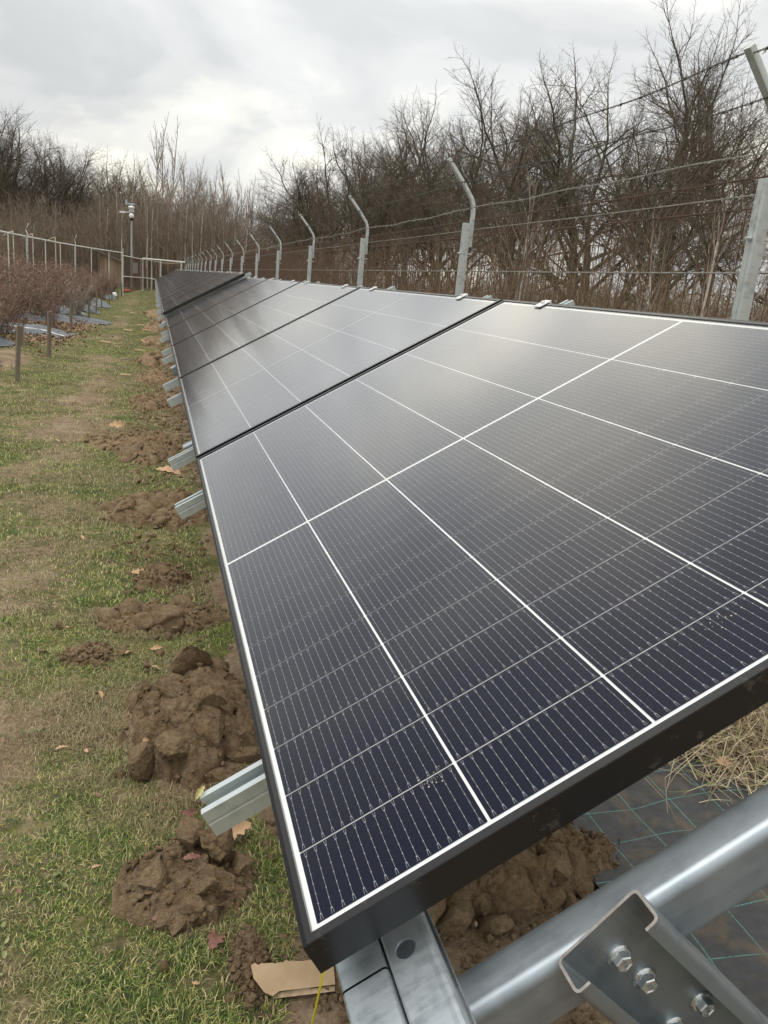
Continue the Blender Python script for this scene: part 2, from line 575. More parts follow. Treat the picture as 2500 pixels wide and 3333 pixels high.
def mesh_np(name, V, F, mats, smooth=False, mi=None):
    """F: list of arrays of faces (n,k) or one array."""
    me = bpy.data.meshes.new(name)
    V = np.asarray(V, dtype=np.float32)
    if isinstance(F, np.ndarray):
        F = [F]
    F = [np.asarray(f, dtype=np.int32) for f in F if len(f)]
    me.vertices.add(len(V))
    me.vertices.foreach_set('co', V.ravel())
    lt = np.concatenate([np.full(len(f), f.shape[1], np.int32) for f in F])
    li = np.concatenate([f.ravel() for f in F])
    ls = np.concatenate([[0], np.cumsum(lt)[:-1]]).astype(np.int32)
    me.loops.add(len(li))
    me.loops.foreach_set('vertex_index', li)
    me.polygons.add(len(lt))
    me.polygons.foreach_set('loop_start', ls)
    me.polygons.foreach_set('loop_total', lt)
    if mi is not None:
        me.polygons.foreach_set('material_index', np.asarray(mi, dtype=np.int32))
    me.update(calc_edges=True)
    for m in (mats if isinstance(mats, (list, tuple)) else [mats]):
        me.materials.append(m)
    if smooth:
        me.polygons.foreach_set('use_smooth', np.ones(len(lt), dtype=bool))
    me.validate()
    return me


class MB:
    """collects quads/boxes/prisms; build() makes one mesh"""

    def __init__(self):
        self.v, self.f, self.m = [], [], []

    def quad(self, pts, m=0):
        i = len(self.v)
        self.v += [tuple(p) for p in pts]
        self.f.append(tuple(range(i, i + len(pts))))
        self.m.append(m)

    def box(self, x0, x1, y0, y1, z0, z1, m=0):
        i = len(self.v)
        self.v += [(x0, y0, z0), (x1, y0, z0), (x1, y1, z0), (x0, y1, z0), (x0, y0, z1), (x1, y0, z1), (x1, y1, z1), (x0, y1, z1)]
        for q in ((0, 3, 2, 1), (4, 5, 6, 7), (0, 1, 5, 4), (1, 2, 6, 5), (2, 3, 7, 6), (3, 0, 4, 7)):
            self.f.append(tuple(i + k for k in q))
            self.m.append(m)

    def extrude(self, sec, p0, p1, m=0, ax='x', cap=True, mcap=None):
        """closed section sec [(u,v)] swept from p0 to p1 along an axis"""
        i = len(self.v)
        n = len(sec)
        for p in (p0, p1):
            for u, v in sec:
                self.v.append({'x': (p, u, v), 'y': (u, p, v), 'z': (u, v, p)}[ax])
        for k in range(n):
            self.f.append((i + k, i + (k + 1) % n, i + n + (k + 1) % n, i + n + k))
            self.m.append(m)
        if cap:
            self.f.append(tuple(i + k for k in range(n))[::-1])
            self.f.append(tuple(i + n + k for k in range(n)))
            self.m += [m if mcap is None else mcap] * 2

    def tube(self, pts, r, n=6, m=0, cap=True):
        pts = [Vector(p) for p in pts]
        rs = r if isinstance(r, (list, tuple)) else [r] * len(pts)
        i = len(self.v)
        for k, p in enumerate(pts):
            t = (pts[min(k + 1, len(pts) - 1)] - pts[max(k - 1, 0)]).normalized()
            a = t.cross(Vector((0, 0, 1)) if abs(t.z) < 0.9 else Vector((1, 0, 0))).normalized()
            b = t.cross(a)
            for j in range(n):
                an = 2 * math.pi * j / n
                self.v.append(tuple(p + (a * math.cos(an) + b * math.sin(an)) * rs[k]))
        for k in range(len(pts) - 1):
            for j in range(n):
                self.f.append((i + k * n + j, i + k * n + (j + 1) % n, i + (k + 1) * n + (j + 1) % n, i + (k + 1) * n + j))
                self.m.append(m)
        if cap:
            self.f.append(tuple(i + j for j in range(n))[::-1])
            self.f.append(tuple(i + (len(pts) - 1) * n + j for j in range(n)))
            self.m += [m, m]

    def build(self, name, mats, parent=None, smooth=False, loc=None, rot=None, bevel=0, fix=True):
        me = self.mesh(name, mats, smooth, bevel, fix)
        return obj(name, me, parent, loc, rot)

    def mesh(self, name, mats, smooth=False, bevel=0, fix=True):
        me = bpy.data.meshes.new(name)
        me.from_pydata(self.v, [], self.f)
        for m in (mats if isinstance(mats, (list, tuple)) else [mats]):
            me.materials.append(m)
        me.polygons.foreach_set('material_index', self.m)
        bm = bmesh.new()
        bm.from_mesh(me)
        if fix:
            bmesh.ops.recalc_face_normals(bm, faces=bm.faces)
        if bevel:
            bmesh.ops.bevel(bm, geom=[e for e in bm.edges if e.calc_face_angle(0) > 0.6], offset=bevel, segments=2, affect='EDGES', profile=0.6)
        bm.to_mesh(me)
        bm.free()
        if smooth:
            me.polygons.foreach_set('use_smooth', np.ones(len(me.polygons), dtype=bool))
            try:
                me.set_sharp_from_angle(angle=math.radians(40))
            except Exception:
                pass
        me.update()
        return me


def rrect(x0, x1, z0, z1, r, n=4):
    pts = []
    for cxx, czz, a0 in ((x1 - r, z1 - r, 0), (x0 + r, z1 - r, 90), (x0 + r, z0 + r, 180), (x1 - r, z0 + r, 270)):
        for k in range(n + 1):
            a = math.radians(a0 + 90 * k / n)
            pts.append((cxx + r * math.cos(a), czz + r * math.sin(a)))
    return pts


def thick_path(path, t):
    """open polyline (u,v) -> closed outline of thickness t (mitred offset)"""
    P = [Vector(p) for p in path]
    L, R = [], []
    for i, p in enumerate(P):
        d0 = (P[i] - P[i - 1]).normalized() if i > 0 else (P[1] - P[0]).normalized()
        d1 = (P[i + 1] - P[i]).normalized() if i < len(P) - 1 else d0
        n0, n1_ = Vector((-d0.y, d0.x)), Vector((-d1.y, d1.x))
        m = (n0 + n1_).normalized()
        s = t / 2 / max(0.3, m.dot(n0))
        L.append(p + m * s)
        R.append(p - m * s)
    return [tuple(q) for q in L + R[::-1]]


TILT = math.radians(30)
ROT = (0, -TILT, 0)
CT, ST = math.cos(TILT), math.sin(TILT)


def PW(a, y, h):           # panel coordinates -> world
    return Vector((a * CT - h * ST, y, a * ST + h * CT))


def segs_mesh(name, P0, P1, R0, R1, n, mat_, smooth=True):
    P0, P1 = np.asarray(P0, float), np.asarray(P1, float)
    R0, R1 = np.asarray(R0, float), np.asarray(R1, float)
    d = P1 - P0
    L = np.linalg.norm(d, axis=1, keepdims=True) + 1e-9
    d = d / L
    ref = np.where(np.abs(d[:, 2:3]) < 0.9, np.array([[0, 0, 1.0]]), np.array([[1.0, 0, 0]]))
    a = np.cross(d, ref)
    a /= np.linalg.norm(a, axis=1, keepdims=True)
    b = np.cross(d, a)
    m = len(P0)
    V = np.zeros((m, 2, n, 3))
    for j in range(n):
        an = 2 * math.pi * j / n
        o = a * math.cos(an) + b * math.sin(an)
        V[:, 0, j] = P0 + o * R0[:, None]
        V[:, 1, j] = P1 + o * R1[:, None]
    base = (np.arange(m) * 2 * n)[:, None, None]
    j = np.arange(n)
    q = np.stack([j, (j + 1) % n, n + (j + 1) % n, n + j], -1)[None]
    F = (base + q).reshape(-1, 4)
    return mesh_np(name, V.reshape(-1, 3), F, mat_, smooth)


# ------------------------------------------------------------------ terrain
ZG = -0.75
MOUNDS = [  # x, y, rx, ry, h, label, kind
    (-0.045, 0.93, 0.145, 0.145, 0.085, 'lumpy clay heap with an arched clod beside the oak leaf, lowest in the photo'),
    (-0.02, 1.56, 0.21, 0.33, 0.14, 'tallest brown clay heap left of the first protruding rail'),
    (-0.10, 2.33, 0.26, 0.13, 0.07, 'long low clay heap running towards the grass above the tallest heap'),
    (-0.10, 2.78, 0.12, 0.10, 0.08, 'small peaked clay heap behind the long low heap'),
    (-0.36, 2.06, 0.09, 0.07, 0.035, 'small scattered clay lump out on the grass'),
    (-0.10, 3.85, 0.30, 0.30, 0.09, 'flat dark clay heap below the second protruding rail'),
    (-0.17, 5.45, 0.22, 0.50, 0.12, 'broken clay heap beside the third protruding rail'),
    (-0.40, 5.70, 0.24, 0.35, 0.04, 'spread out low clay smear on the path edge'),
    (-0.14, 7.6, 0.22, 0.40, 0.09, 'clay heap beside the second panel joint'),
    (-0.12, 9.6, 0.22, 0.55, 0.10, 'clay heap near the end of the first panel table'),
    (-0.14, 11.6, 0.24, 0.7, 0.12, 'clay heap just past the black gap between the tables'),
    (-0.12, 14.5, 0.25, 0.9, 0.12, 'distant clay heap along the second table'),
    (-0.12, 18.5, 0.25, 1.3, 0.12, 'far clay ridge along the second table'),
    (-0.12, 24.5, 0.25, 2.5, 0.12, 'farthest clay ridge before the gate'),
    (0.58, 0.84, 0.33, 0.19, 0.12, 'crumbly soil heap under the near end of the first panel'),
    (0.215, 0.70, 0.05, 0.16, 0.04, 'loose soil around the cardboard strip'),
    (0.045, 0.66, 0.035, 0.10, 0.035, 'narrow soil clump left of the cardboard strip'),
]


def terrain(x, y):
    x = np.asarray(x, float)
    y = np.asarray(y, float)
    z = ZG + 0.012 * fb2(x, y, 2.2, 3, 3) + 0.010 * fb2(x, y, 9, 3, 5)
    bank = sstep(-1.5, -2.1, x) * (1 - sstep(38, 50, y))
    z = z + bank * (0.05 + 0.04 * fb2(x, y, 1.0, 3, 9))
    z = z + 0.10 * np.exp(-((x + 1.95) / 0.33) ** 2 - ((y - 10.3) / 1.0) ** 2)
    z = z + 0.05 * np.exp(-((x + 1.85) / 0.2) ** 2 - ((y - 12.3) / 0.5) ** 2)
    return z


def T(x, y):
    return float(terrain(x, y))


def dirt(x, y):
    x = np.asarray(x, float)
    y = np.asarray(y, float)
    d = 0.36 + 0.38 * fb2(x, y, 1.3, 4, 21) + 0.22 * fb2(x, y, 6.0, 3, 22)
    d = d + 0.36 * np.exp(-((x + 0.62 + 0.06 * np.maximum(y, 0) ** 0.5) / 0.26) ** 2) * sstep(-0.15, 0.4, fb2(x, y * 0.6, 1.5, 3, 5) + 0.25)
    edge = sstep(-0.30, 0.02, x - 0.10 * fb2(x, y, 2.5, 2, 4)) * sstep(2.8, 5.5, y)
    d = np.maximum(d, edge * (0.75 + 0.5 * fb2(x, y, 1.8, 3, 31)))
    d = np.where((x > 0.14 + 0.04 * np.sin(y * 9)) & (x < 1.7), np.maximum(d, 0.9), d)
    for mx, my, rx, ry, h, _ in MOUNDS:
        q = np.sqrt(((x - mx) / rx) ** 2 + ((y - my) / ry) ** 2)
        d = np.maximum(d, 1.3 - 0.75 * q * q)
    d = np.maximum(d, 1.3 * np.exp(-((x + 1.93) / 0.33) ** 2 - ((y - 10.2) / 1.1) ** 2))
    d = np.where(x > 1.7, 0.8, d)
    d = d - 0.14 * sstep(7, 14, y) * (x < 0)
    return d


def axis(*parts):
    out = []
    for a, b, s in parts:
        out.append(np.arange(a, b - 1e-6, s))
    return np.concatenate(out + [[parts[-1][1]]])


gx = axis((-400, -60, 40), (-60, -12, 4), (-12, -3, 0.5), (-3, -1.2, 0.08), (-1.2, 1.0, 0.03), (1.0, 2.2, 0.1), (2.2, 12, 0.7), (12, 60, 4), (60, 400, 40))
gy = axis((-200, -20, 20), (-20, -2, 2), (-2, 0.3, 0.1), (0.3, 4.0, 0.03), (4.0, 12, 0.08), (12, 30, 0.3), (30, 90, 2), (90, 600, 40))
X, Y = np.meshgrid(gx, gy, indexing='ij')
V = np.stack([X, Y, terrain(X, Y)], -1).reshape(-1, 3)
nx, ny = len(gx), len(gy)
ii, jj = np.meshgrid(np.arange(nx - 1), np.arange(ny - 1), indexing='ij')
a = (ii * ny + jj).ravel()
F = np.stack([a, a + ny, a + ny + 1, a + 1], -1)
me = mesh_np('ground', V, F, M_ground, True)
at = me.attributes.new('dirt', 'FLOAT', 'POINT')
at.data.foreach_set('value', np.clip(dirt(V[:, 0], V[:, 1]), 0, 1.5).astype(np.float32))
tag(obj('ground', me), 'worn grass and bare clay along the path', kind='structure')

# ------------------------------------------------------------------ grass
def blades(n, x0, x1, y0, y1, h0, h1, w, seed, dmax=0.62, lean=0.8):
    r = np.random.default_rng(seed)
    x = r.uniform(x0, x1, n)
    y = y0 + (y1 - y0) * r.uniform(0, 1, n) ** 1.25
    d = dirt(x, y) + r.normal(0, 0.13, n)
    tuft = fb2(x, y, 14, 2, 77)
    keep = (d < dmax) & (tuft > -0.55 + 0.5 * r.uniform(0, 1, n))
    x, y = x[keep], y[keep]
    n = len(x)
    z = terrain(x, y) - 0.002
    h = r.uniform(h0, h1, n) * (0.75 + 0.6 * np.clip(fb2(x, y, 5, 2, 8) + 0.4, 0, 1))
    az = r.uniform(0, 2 * np.pi, n) * 0.6 + 3.0 * fb2(x, y, 1.6, 2, 55)
    ln = np.abs(r.normal(lean, 0.35, n))
    wv = w * r.uniform(0.6, 1.25, n)
    dx, dy = np.cos(az), np.sin(az)
    sx, sy = -dy, dx
    B = np.stack([x, y, z], -1)
    s1 = np.sin(ln * 0.6)
    M1 = B + np.stack([dx * s1 * h * 0.5, dy * s1 * h * 0.5, np.cos(ln * 0.6) * h * 0.5], -1)
    s2 = np.sin(np.minimum(ln * 1.5, 1.75))
    T1 = M1 + np.stack([dx * s2 * h * 0.5, dy * s2 * h * 0.5, np.cos(np.minimum(ln * 1.5, 1.75)) * h * 0.5], -1)
    side = np.stack([sx, sy, np.zeros(n)], -1) * wv[:, None] / 2
    V = np.stack([B - side, B + side, M1 + side * 0.8, M1 - side * 0.8, T1], 1).reshape(-1, 3)
    b = np.arange(n)[:, None] * 5
    return V, b + np.array([[0, 1, 2, 3]]), b + np.array([[3, 2, 4]])


VV, QQ, TT_ = [], [], []
off = 0
for args in [(165000, -0.95, 0.22, 0.25, 2.4, 0.011, 0.030, 0.0017, 1, 0.60, 1.05), (72000, -1.5, 0.12, 2.2, 5.5, 0.014, 0.034, 0.0028, 2, 0.60, 1.0),
             (46000, -2.3, 0.10, 5.2, 13, 0.018, 0.038, 0.0046, 3, 0.62, 0.9), (32000, -4.2, 0.10, 12, 42, 0.02, 0.04, 0.009, 4, 0.68, 0.8),
             (9000, -2.4, -0.9, -0.6, 6, 0.02, 0.045, 0.004, 6)]:
    V, Q, T3 = blades(*args)
    VV.append(V)
    QQ.append(Q + off)
    TT_.append(T3 + off)
    off += len(V)
tag(obj('grass', mesh_np('grass', np.concatenate(VV), [np.concatenate(QQ), np.concatenate(TT_)], M_blade)),
    'short matted green and straw coloured grass', kind='stuff')

# small clover leaves, lower left
r = np.random.default_rng(15)
n = 5200
x = r.uniform(-0.75, 0.0, n)
y = r.uniform(0.35, 1.6, n)
k = (fb2(x, y, 3.0, 2, 91) + 0.5 * np.exp(-((x + 0.36) / 0.12) ** 2 - ((y - 0.78) / 0.2) ** 2) > 0.16) & (dirt(x, y) < 0.8)
x, y = x[k], y[k]
n = len(x)
rad = r.uniform(0.0022, 0.0055, n)
ang = r.uniform(0, 6.28, n)
tl = r.normal(0, 0.45, (n, 2))
z = terrain(x, y) + r.uniform(0.006, 0.026, n)
Vs = []
for kx, ky in ((1.3, 0), (0.5, 0.75), (-0.7, 0.7), (-1.2, 0), (-0.7, -0.7), (0.5, -0.75)):
    u = kx * rad * np.cos(ang) - ky * rad * np.sin(ang)
    v = kx * rad * np.sin(ang) + ky * rad * np.cos(ang)
    Vs.append(np.stack([x + u, y + v, z + tl[:, 0] * u + tl[:, 1] * v], -1))
V = np.stack(Vs, 1).reshape(-1, 3)
F = np.arange(n)[:, None] * 6 + np.arange(6)[None]
tag(obj('clover', mesh_np('clover', V, F, M_clover)), 'small round clover leaves low in the grass', kind='stuff')


# ------------------------------------------------------------------ clods and heaps
def ico(sub):
    bm = bmesh.new()
    bmesh.ops.create_icosphere(bm, subdivisions=sub, radius=1)
    V = np.array([v.co[:] for v in bm.verts])
    F = np.array([[v.index for v in f.verts] for f in bm.faces])
    bm.free()
    return V, F


ICO = {s: ico(s) for s in (2, 3, 4, 5)}


def clod_mesh(sub, seed):
    V, F = ICO[sub]
    r = np.random.default_rng(seed)
    P = V + r.uniform(0, 50, 3)
    d1, d2 = worley(P * 1.25, seed)
    f1 = fbm(P * 0.9, 3, seed)
    f2 = fbm(P * 3.2, 4, seed + 5)
    e1, e2 = worley(P * 3.4, seed + 9)
    rr = 0.80 + 0.40 * f1 + 0.14 * f2 + 0.50 * np.clip((d2 - d1), 0, 0.22) + 0.18 * np.clip((e2 - e1), 0, 0.25)
    # a few flat broken faces
    W_ = V * rr[:, None]
    for _ in range(12):
        nrm = r.normal(0, 1, 3)
        nrm /= np.linalg.norm(nrm)
        lim = r.uniform(0.42, 0.66)
        dd = W_ @ nrm
        W_ = W_ - nrm * (np.maximum(dd - lim, 0) * 0.92)[:, None]
    W_ = W_ * (1 + 0.10 * fbm(V * 7 + seed, 4, seed, 0.65)[:, None])
    W_ = W_ * r.uniform([0.9, 0.7, 0.5], [1.2, 1.0, 0.85])
    return mesh_np('clod', W_, F, M_soil, True)


CL4 = [clod_mesh(5, 100 + i) for i in range(8)]
CL3 = [clod_mesh(3, 200 + i) for i in range(6)]
CL2V = [clod_mesh(2, 300 + i) for i in range(4)]


def heap_h(u, v, seed, h, rx, ry):
    q = np.sqrt(u * u + v * v)
    an = np.arctan2(v, u)
    lim = 0.95 + 0.55 * fbm(np.stack([np.cos(an) * 1.7 + seed, np.sin(an) * 1.7, np.zeros_like(an)], -1), 3, seed)
    e = np.clip(1 - (q / lim) ** 2, 0, 1) ** 0.8
    E = np.minimum(e * 3.0, 1)
    P = np.stack([u * rx * 13 + seed, v * ry * 13, np.zeros_like(u)], -1)
    W = P + 0.35 * np.stack([fbm(P * 1.6, 3, seed + 20), fbm(P * 1.6 + 7, 3, seed + 21), np.zeros_like(u)], -1)
    d1, d2, hid, vx, vy = wcell(W, seed)
    a0 = hid * 40
    blk = (0.35 + 0.65 * hid) + 0.6 * (np.cos(a0) * vx + np.sin(a0) * vy)
    blk = blk * (0.35 + 0.65 * sstep(0.0, 0.28, d2 - d1))
    W2 = W * 2.7
    g1, g2, h2, wx, wy = wcell(W2, seed + 5)
    a1 = h2 * 40
    blk2 = ((0.3 + 0.7 * h2) + 0.8 * (np.cos(a1) * wx + np.sin(a1) * wy)) * sstep(0.0, 0.18, g2 - g1)
    f = fbm(P * 0.35, 3, seed)
    fine = fbm(P * 4.0, 4, seed + 8, 0.65)
    k = min(1.0, 0.11 / h) if h > 0.11 else 1.0
    return h * (e * (0.62 + 0.6 * f) + E * (0.20 * blk * k + 0.11 * blk2 * k + 0.10 * fine)) - 0.012 * (q > lim * 0.97)


def crumbs_mesh(cx_, cy_, rx, ry, n, smin, smax, seed, hh=None):
    r = np.random.default_rng(seed)
    V0, F0 = ICO[2] if False else (ICO8V, ICO8F)
    a = r.uniform(0, 2 * np.pi, n)
    q = np.abs(r.normal(0.76, 0.30, n))
    u, v = np.cos(a) * q, np.sin(a) * q
    x, y = cx_ + u * rx, cy_ + v * ry
    z = terrain(x, y)
    if hh is not None:
        z = z + np.maximum(hh(u, v), 0)
    s = smin + (smax - smin) * r.uniform(0, 1, n) ** 3
    V = V0[None] * (1 + 0.35 * r.normal(0, 1, (n, len(V0), 1))) * s[:, None, None] * r.uniform(0.6, 1.2, (n, 1, 3))
    V = V + np.stack([x, y, z + s * 0.3], -1)[:, None]
    F = (np.arange(n)[:, None, None] * len(V0) + F0[None]).reshape(-1, 3)
    return V.reshape(-1, 3), F


bm = bmesh.new()
bmesh.ops.create_icosphere(bm, subdivisions=1, radius=1)
ICO8V = np.array([v.co[:] for v in bm.verts])
ICO8F = np.array([[v.index for v in f.verts] for f in bm.faces])
bm.free()

for k, (mx, my, rx, ry, h, lab) in enumerate(MOUNDS):
    th = empty('clay_heap', (mx, my, T(mx, my)), label=lab, cat='soil heap', group='clay heaps dug up along the panels')
    near = my < 4.5
    st = 0.0042 if my < 3 else (0.008 if my < 6.5 else 0.02)
    nu, nv = max(24, min(130, int(2.2 * rx / st))), max(24, min(150, int(2.2 * ry / st)))
    U, Vv = np.meshgrid(np.linspace(-1.2, 1.2, nu), np.linspace(-1.2, 1.2, nv), indexing='ij')
    H = heap_h(U, Vv, 7 + k, h, rx, ry)
    lat = fbm(np.stack([U * rx * 30, Vv * ry * 30, H * 30], -1), 3, k) * 0.006
    PX, PY = mx + U * rx + lat, my + Vv * ry - lat
    PZ = terrain(PX, PY) + H + 0.35 * lat * (H > 0)
    PZ = np.where(H <= 0, PZ - 0.02, PZ)
    V = np.stack([PX - mx, PY - my, PZ - T(mx, my)], -1).reshape(-1, 3)
    i2, j2 = np.meshgrid(np.arange(nu - 1), np.arange(nv - 1), indexing='ij')
    a = (i2 * nv + j2).ravel()
    obj('heap', mesh_np('heap', V, np.stack([a, a + nv, a + nv + 1, a + 1], -1), M_soil, True), th)
    r = np.random.default_rng(40 + k)
    ncl = int((70 if near else 26) * min(1.6, max(0.5, rx * ry / 0.05))) if my < 12 else 14
    lib = CL4 if my < 2 else (CL3 if my < 7 else CL2V)
    for c in range(ncl):
        an = r.uniform(0, 6.283)
        q = r.uniform(0, 1) ** 0.6 * 0.95
        u, v = math.cos(an) * q, math.sin(an) * q
        s = (0.06 + 0.36 * r.uniform() ** 2.0) * min(rx, 0.24) * (1.15 - 0.4 * q)
        if my > 12:
            s *= 1.6
        px_, py_ = mx + u * rx, my + v * ry
        hz = 0.9 * max(0.0, float(heap_h(np.array(u), np.array(v), 7 + k, h, rx, ry)))
        o = obj('clod', lib[int(r.integers(len(lib)))], th, (px_ - mx, py_ - my, T(px_, py_) + hz - T(mx, my) - s * 0.15), tuple(r.uniform(0, 6.28, 3)), s)
    if my < 12:
        V, F = crumbs_mesh(mx, my, rx * 1.05, ry * 1.05, 700 if near else 220, 0.0012 if near else 0.004, 0.010 if near else 0.016, 60 + k, lambda u, v: heap_h(u, v, 7 + k, h, rx, ry))
        V = V - np.array([mx, my, T(mx, my)])
        tag(obj('crumbs', mesh_np('crumbs', V, F, M_soil), th), kind='stuff')

# the big broken clods of the heaps, placed one by one (things lying on them)
BIG = [(-0.055, 0.985, 0.085, 0.058, (0.2, 0.3, 0.5), 'rough clod on top of the lowest heap'),
       (0.010, 0.955, 0.080, 0.062, (1.2, 0.2, 2.0), 'large rounded clod bridging the lowest heap'),
       (-0.13, 0.90, 0.045, 0.055, (0.1, 0.5, 1.0), 'squat clod at the left foot of the lowest heap'),
       (-0.03, 0.845, 0.050, 0.048, (0.8, 0.1, 3.0), 'smooth topped clod with a pale spot in the lowest heap'),
       (-0.02, 1.74, 0.125, 0.095, (0.3, 0.9, 1.5), 'big cracked clod topping the tallest heap'),
       (-0.07, 1.36, 0.085, 0.080, (2.0, 0.4, 0.6), 'angular clod at the front of the tallest heap'),
       (-0.17, 1.33, 0.04, 0.062, (1.0, 1.4, 2.2), 'wide clod at the left front of the tallest heap'),
       (0.70, 0.98, 0.095, 0.090, (0.5, 0.8, 1.1), 'biggest fibrous clod beside the black fabric')]
for i, (x_, y_, dz, s, ro, lab) in enumerate(BIG):
    tag(obj('clay_clod', CL4[i % 8], None, (x_, y_, T(x_, y_) + dz), ro, s), lab, 'clod', 'large clods of clay')
for i, (x_, y_, s, lab) in enumerate([(-0.115, 0.70, 0.021, 'lone brown clod in the grass left of the cardboard'), (-0.24, 2.06, 0.030, 'crumbly clod lying on the grass beside the small lumps'),
                                      (-0.50, 2.10, 0.022, 'flat reddish clod out on the grass'), (-0.16, 1.95, 0.02, 'little clod between two heaps'), (-0.47, 2.3, 0.028, 'pale clod near the worn patch')]):
    tag(obj('clay_clod', CL3[i % 6], None, (x_, y_, T(x_, y_) + s * 0.3), (i, i * 2, i), s), lab, 'clod', 'loose clods on the grass')
for i, (x_, y_, s, lab) in enumerate([(0.375, 0.745, 0.013, 'pale pebble on the soil under the panel corner'), (-0.075, 1.005, 0.011, 'orange brown pebble behind the lowest heap'), (0.52, 0.66, 0.009, 'tiny pale pebble near the steel beam')]):
    pm = clod_mesh(2, 950 + i)
    pm.name = 'pebble'
    pm.materials[0] = M_stone
    tag(obj('pebble', pm, None, (x_, y_, T(x_, y_) + 0.035), (i, i, i), s), lab, 'pebble', 'pebbles in the soil')
V, F = crumbs_mesh(0.62, 0.90, 0.5, 0.5, 3000, 0.0015, 0.012, 99)
tag(obj('soil_crumbs', mesh_np('soil_crumbs', V, F, M_soil)), 'fine soil crumbs under the near panel', kind='stuff')
V, F = crumbs_mesh(-0.06, 6.5, 0.22, 4.5, 2500, 0.003, 0.02, 98)
tag(obj('soil_crumbs', mesh_np('soil_crumbs', V, F, M_soil)), 'soil crumbs strewn beside the panel row', kind='stuff')

# ------------------------------------------------------------------ weed fabric under the panels
fx = np.arange(0.86, 2.1, 0.02)
fy = np.concatenate([np.arange(-1.2, 3.0, 0.02), np.arange(3.0, 12, 0.2)])
X, Y = np.meshgrid(fx, fy, indexing='ij')
edge = 0.05 * fb2(X, Y, 4, 2, 66)
Z = terrain(X, Y) * 0 + ZG + 0.022 + 0.012 * fb2(X, Y, 3.5, 3, 44) + 0.012 * np.abs(fb2(X + Y, Y * 0.3, 4, 2, 47))
V = np.stack([X + edge * np.exp(-((X - 0.86) / 0.1) ** 2), Y, Z], -1).reshape(-1, 3)
nx, ny = len(fx), len(fy)
ii, jj = np.meshgrid(np.arange(nx - 1), np.arange(ny - 1), indexing='ij')
a = (ii * ny + jj).ravel()
tag(obj('ground_fabric', mesh_np('ground_fabric', V, np.stack([a, a + ny, a + ny + 1, a + 1], -1), M_fabric, True)),
    'black woven weed fabric with teal grid lines and mud stains under the panels', 'weed fabric')

# ------------------------------------------------------------------ solar panels
PC, PP, PG = 0.1835, 0.0938770, 0.0083336
MLEN = 20 * PP + PG
A0, A1, Y0, Y1 = -0.0148, 1.1188, -0.0195, MLEN + 0.0195
PITCH = 1.955


def frame_mesh():
    prof = [(-0.0105, -0.0004, -0.0105), (-0.0105, 0.0016, -0.0105), (-0.0042, 0.0016, -0.0010)]
    for i in range(4):
        o = -0.0042 + 0.00105 * i
        z = 0.0016 - 0.0001 * i
        prof += [(o + 0.00025, z - 0.0004, -0.0009 + 0.0002 * i), (o + 0.0004, z, -0.0008 + 0.0002 * i), (o + 0.00105, z - 0.0001, -0.0007 + 0.0002 * i)]
    prof += [(0.0, -0.002, 0.0)]
    prof += [(0.0, -0.0355, 0.0), (-0.028, -0.0355, -0.028), (-0.028, -0.0335, -0.028), (-0.002, -0.0335, -0.002), (-0.002, -0.006, -0.002), (-0.0105, -0.006, -0.0105)]
    n = len(prof)
    v, f = [], []
    for cx_, cy_, sx, sy in ((A0, Y0, -1, -1), (A1, Y0, 1, -1), (A1, Y1, 1, 1), (A0, Y1, -1, 1)):
        for o, z, o2 in prof:
            v.append((cx_ + sx * o, cy_ + sy * o2, z))
    for c in range(4):
        for k in range(n):
            f.append((c * n + k, ((c + 1) % 4) * n + k, ((c + 1) % 4) * n + (k + 1) % n, c * n + (k + 1) % n))
    me = bpy.data.meshes.new('frame')
    me.from_pydata(v, [], f)
    bm = bmesh.new()
    bm.from_mesh(me)
    bmesh.ops.recalc_face_normals(bm, faces=bm.faces)
    bm.to_mesh(me)
    bm.free()
    me.materials.append(M_frame)
    return me


def cell_mesh(detail=True):
    wx, wy, c = 0.1803 / 2, 0.0922 / 2, 0.0008
    b = MB()
    b.quad([(-wx + c, -wy, 0), (wx - c, -wy, 0), (wx, -wy + c, 0), (wx, wy - c, 0), (wx - c, wy, 0), (-wx + c, wy, 0), (-wx, wy - c, 0), (-wx, -wy + c, 0)], 0)
    z = 0.00015

    def rect(x0, x1, y0, y1):
        b.quad([(x0, y0, z), (x1, y0, z), (x1, y1, z), (x0, y1, z)], 1)
    for i in range(16):
        x_ = -wx + (i + 0.5) * (2 * wx / 16)
        rect(x_ - 0.00014, x_ + 0.00014, -wy + 0.008, wy - 0.008)
        for s in (-1, 1):
            y0, y1 = s * (wy - 0.008), s * (wy - 0.0012)
            for t in (-1, 1):
                pts = [(x_ + t * 0.0006, y0, z), (x_ + t * 0.0009, y0, z), (x_ + t * 0.0014, y1, z), (x_ + t * 0.0011, y1, z)]
                b.quad(pts if (t * s > 0) else pts[::-1], 1)
            b.quad([(x_ - 0.001, y0 - 0.0006, z), (x_ + 0.001, y0 - 0.0006, z), (x_ + 0.001, y0 + 0.0006, z), (x_ - 0.001, y0 + 0.0006, z)], 1)
        for q in range(5):
            yy = -wy + 0.008 + (q + 1) * (2 * wy - 0.016) / 6
            rect(x_ - 0.0006, x_ + 0.0006, yy - 0.0006, yy + 0.0006)
    me = b.mesh('solar_cell', [M_cell, M_ribbon], fix=False)
    return me


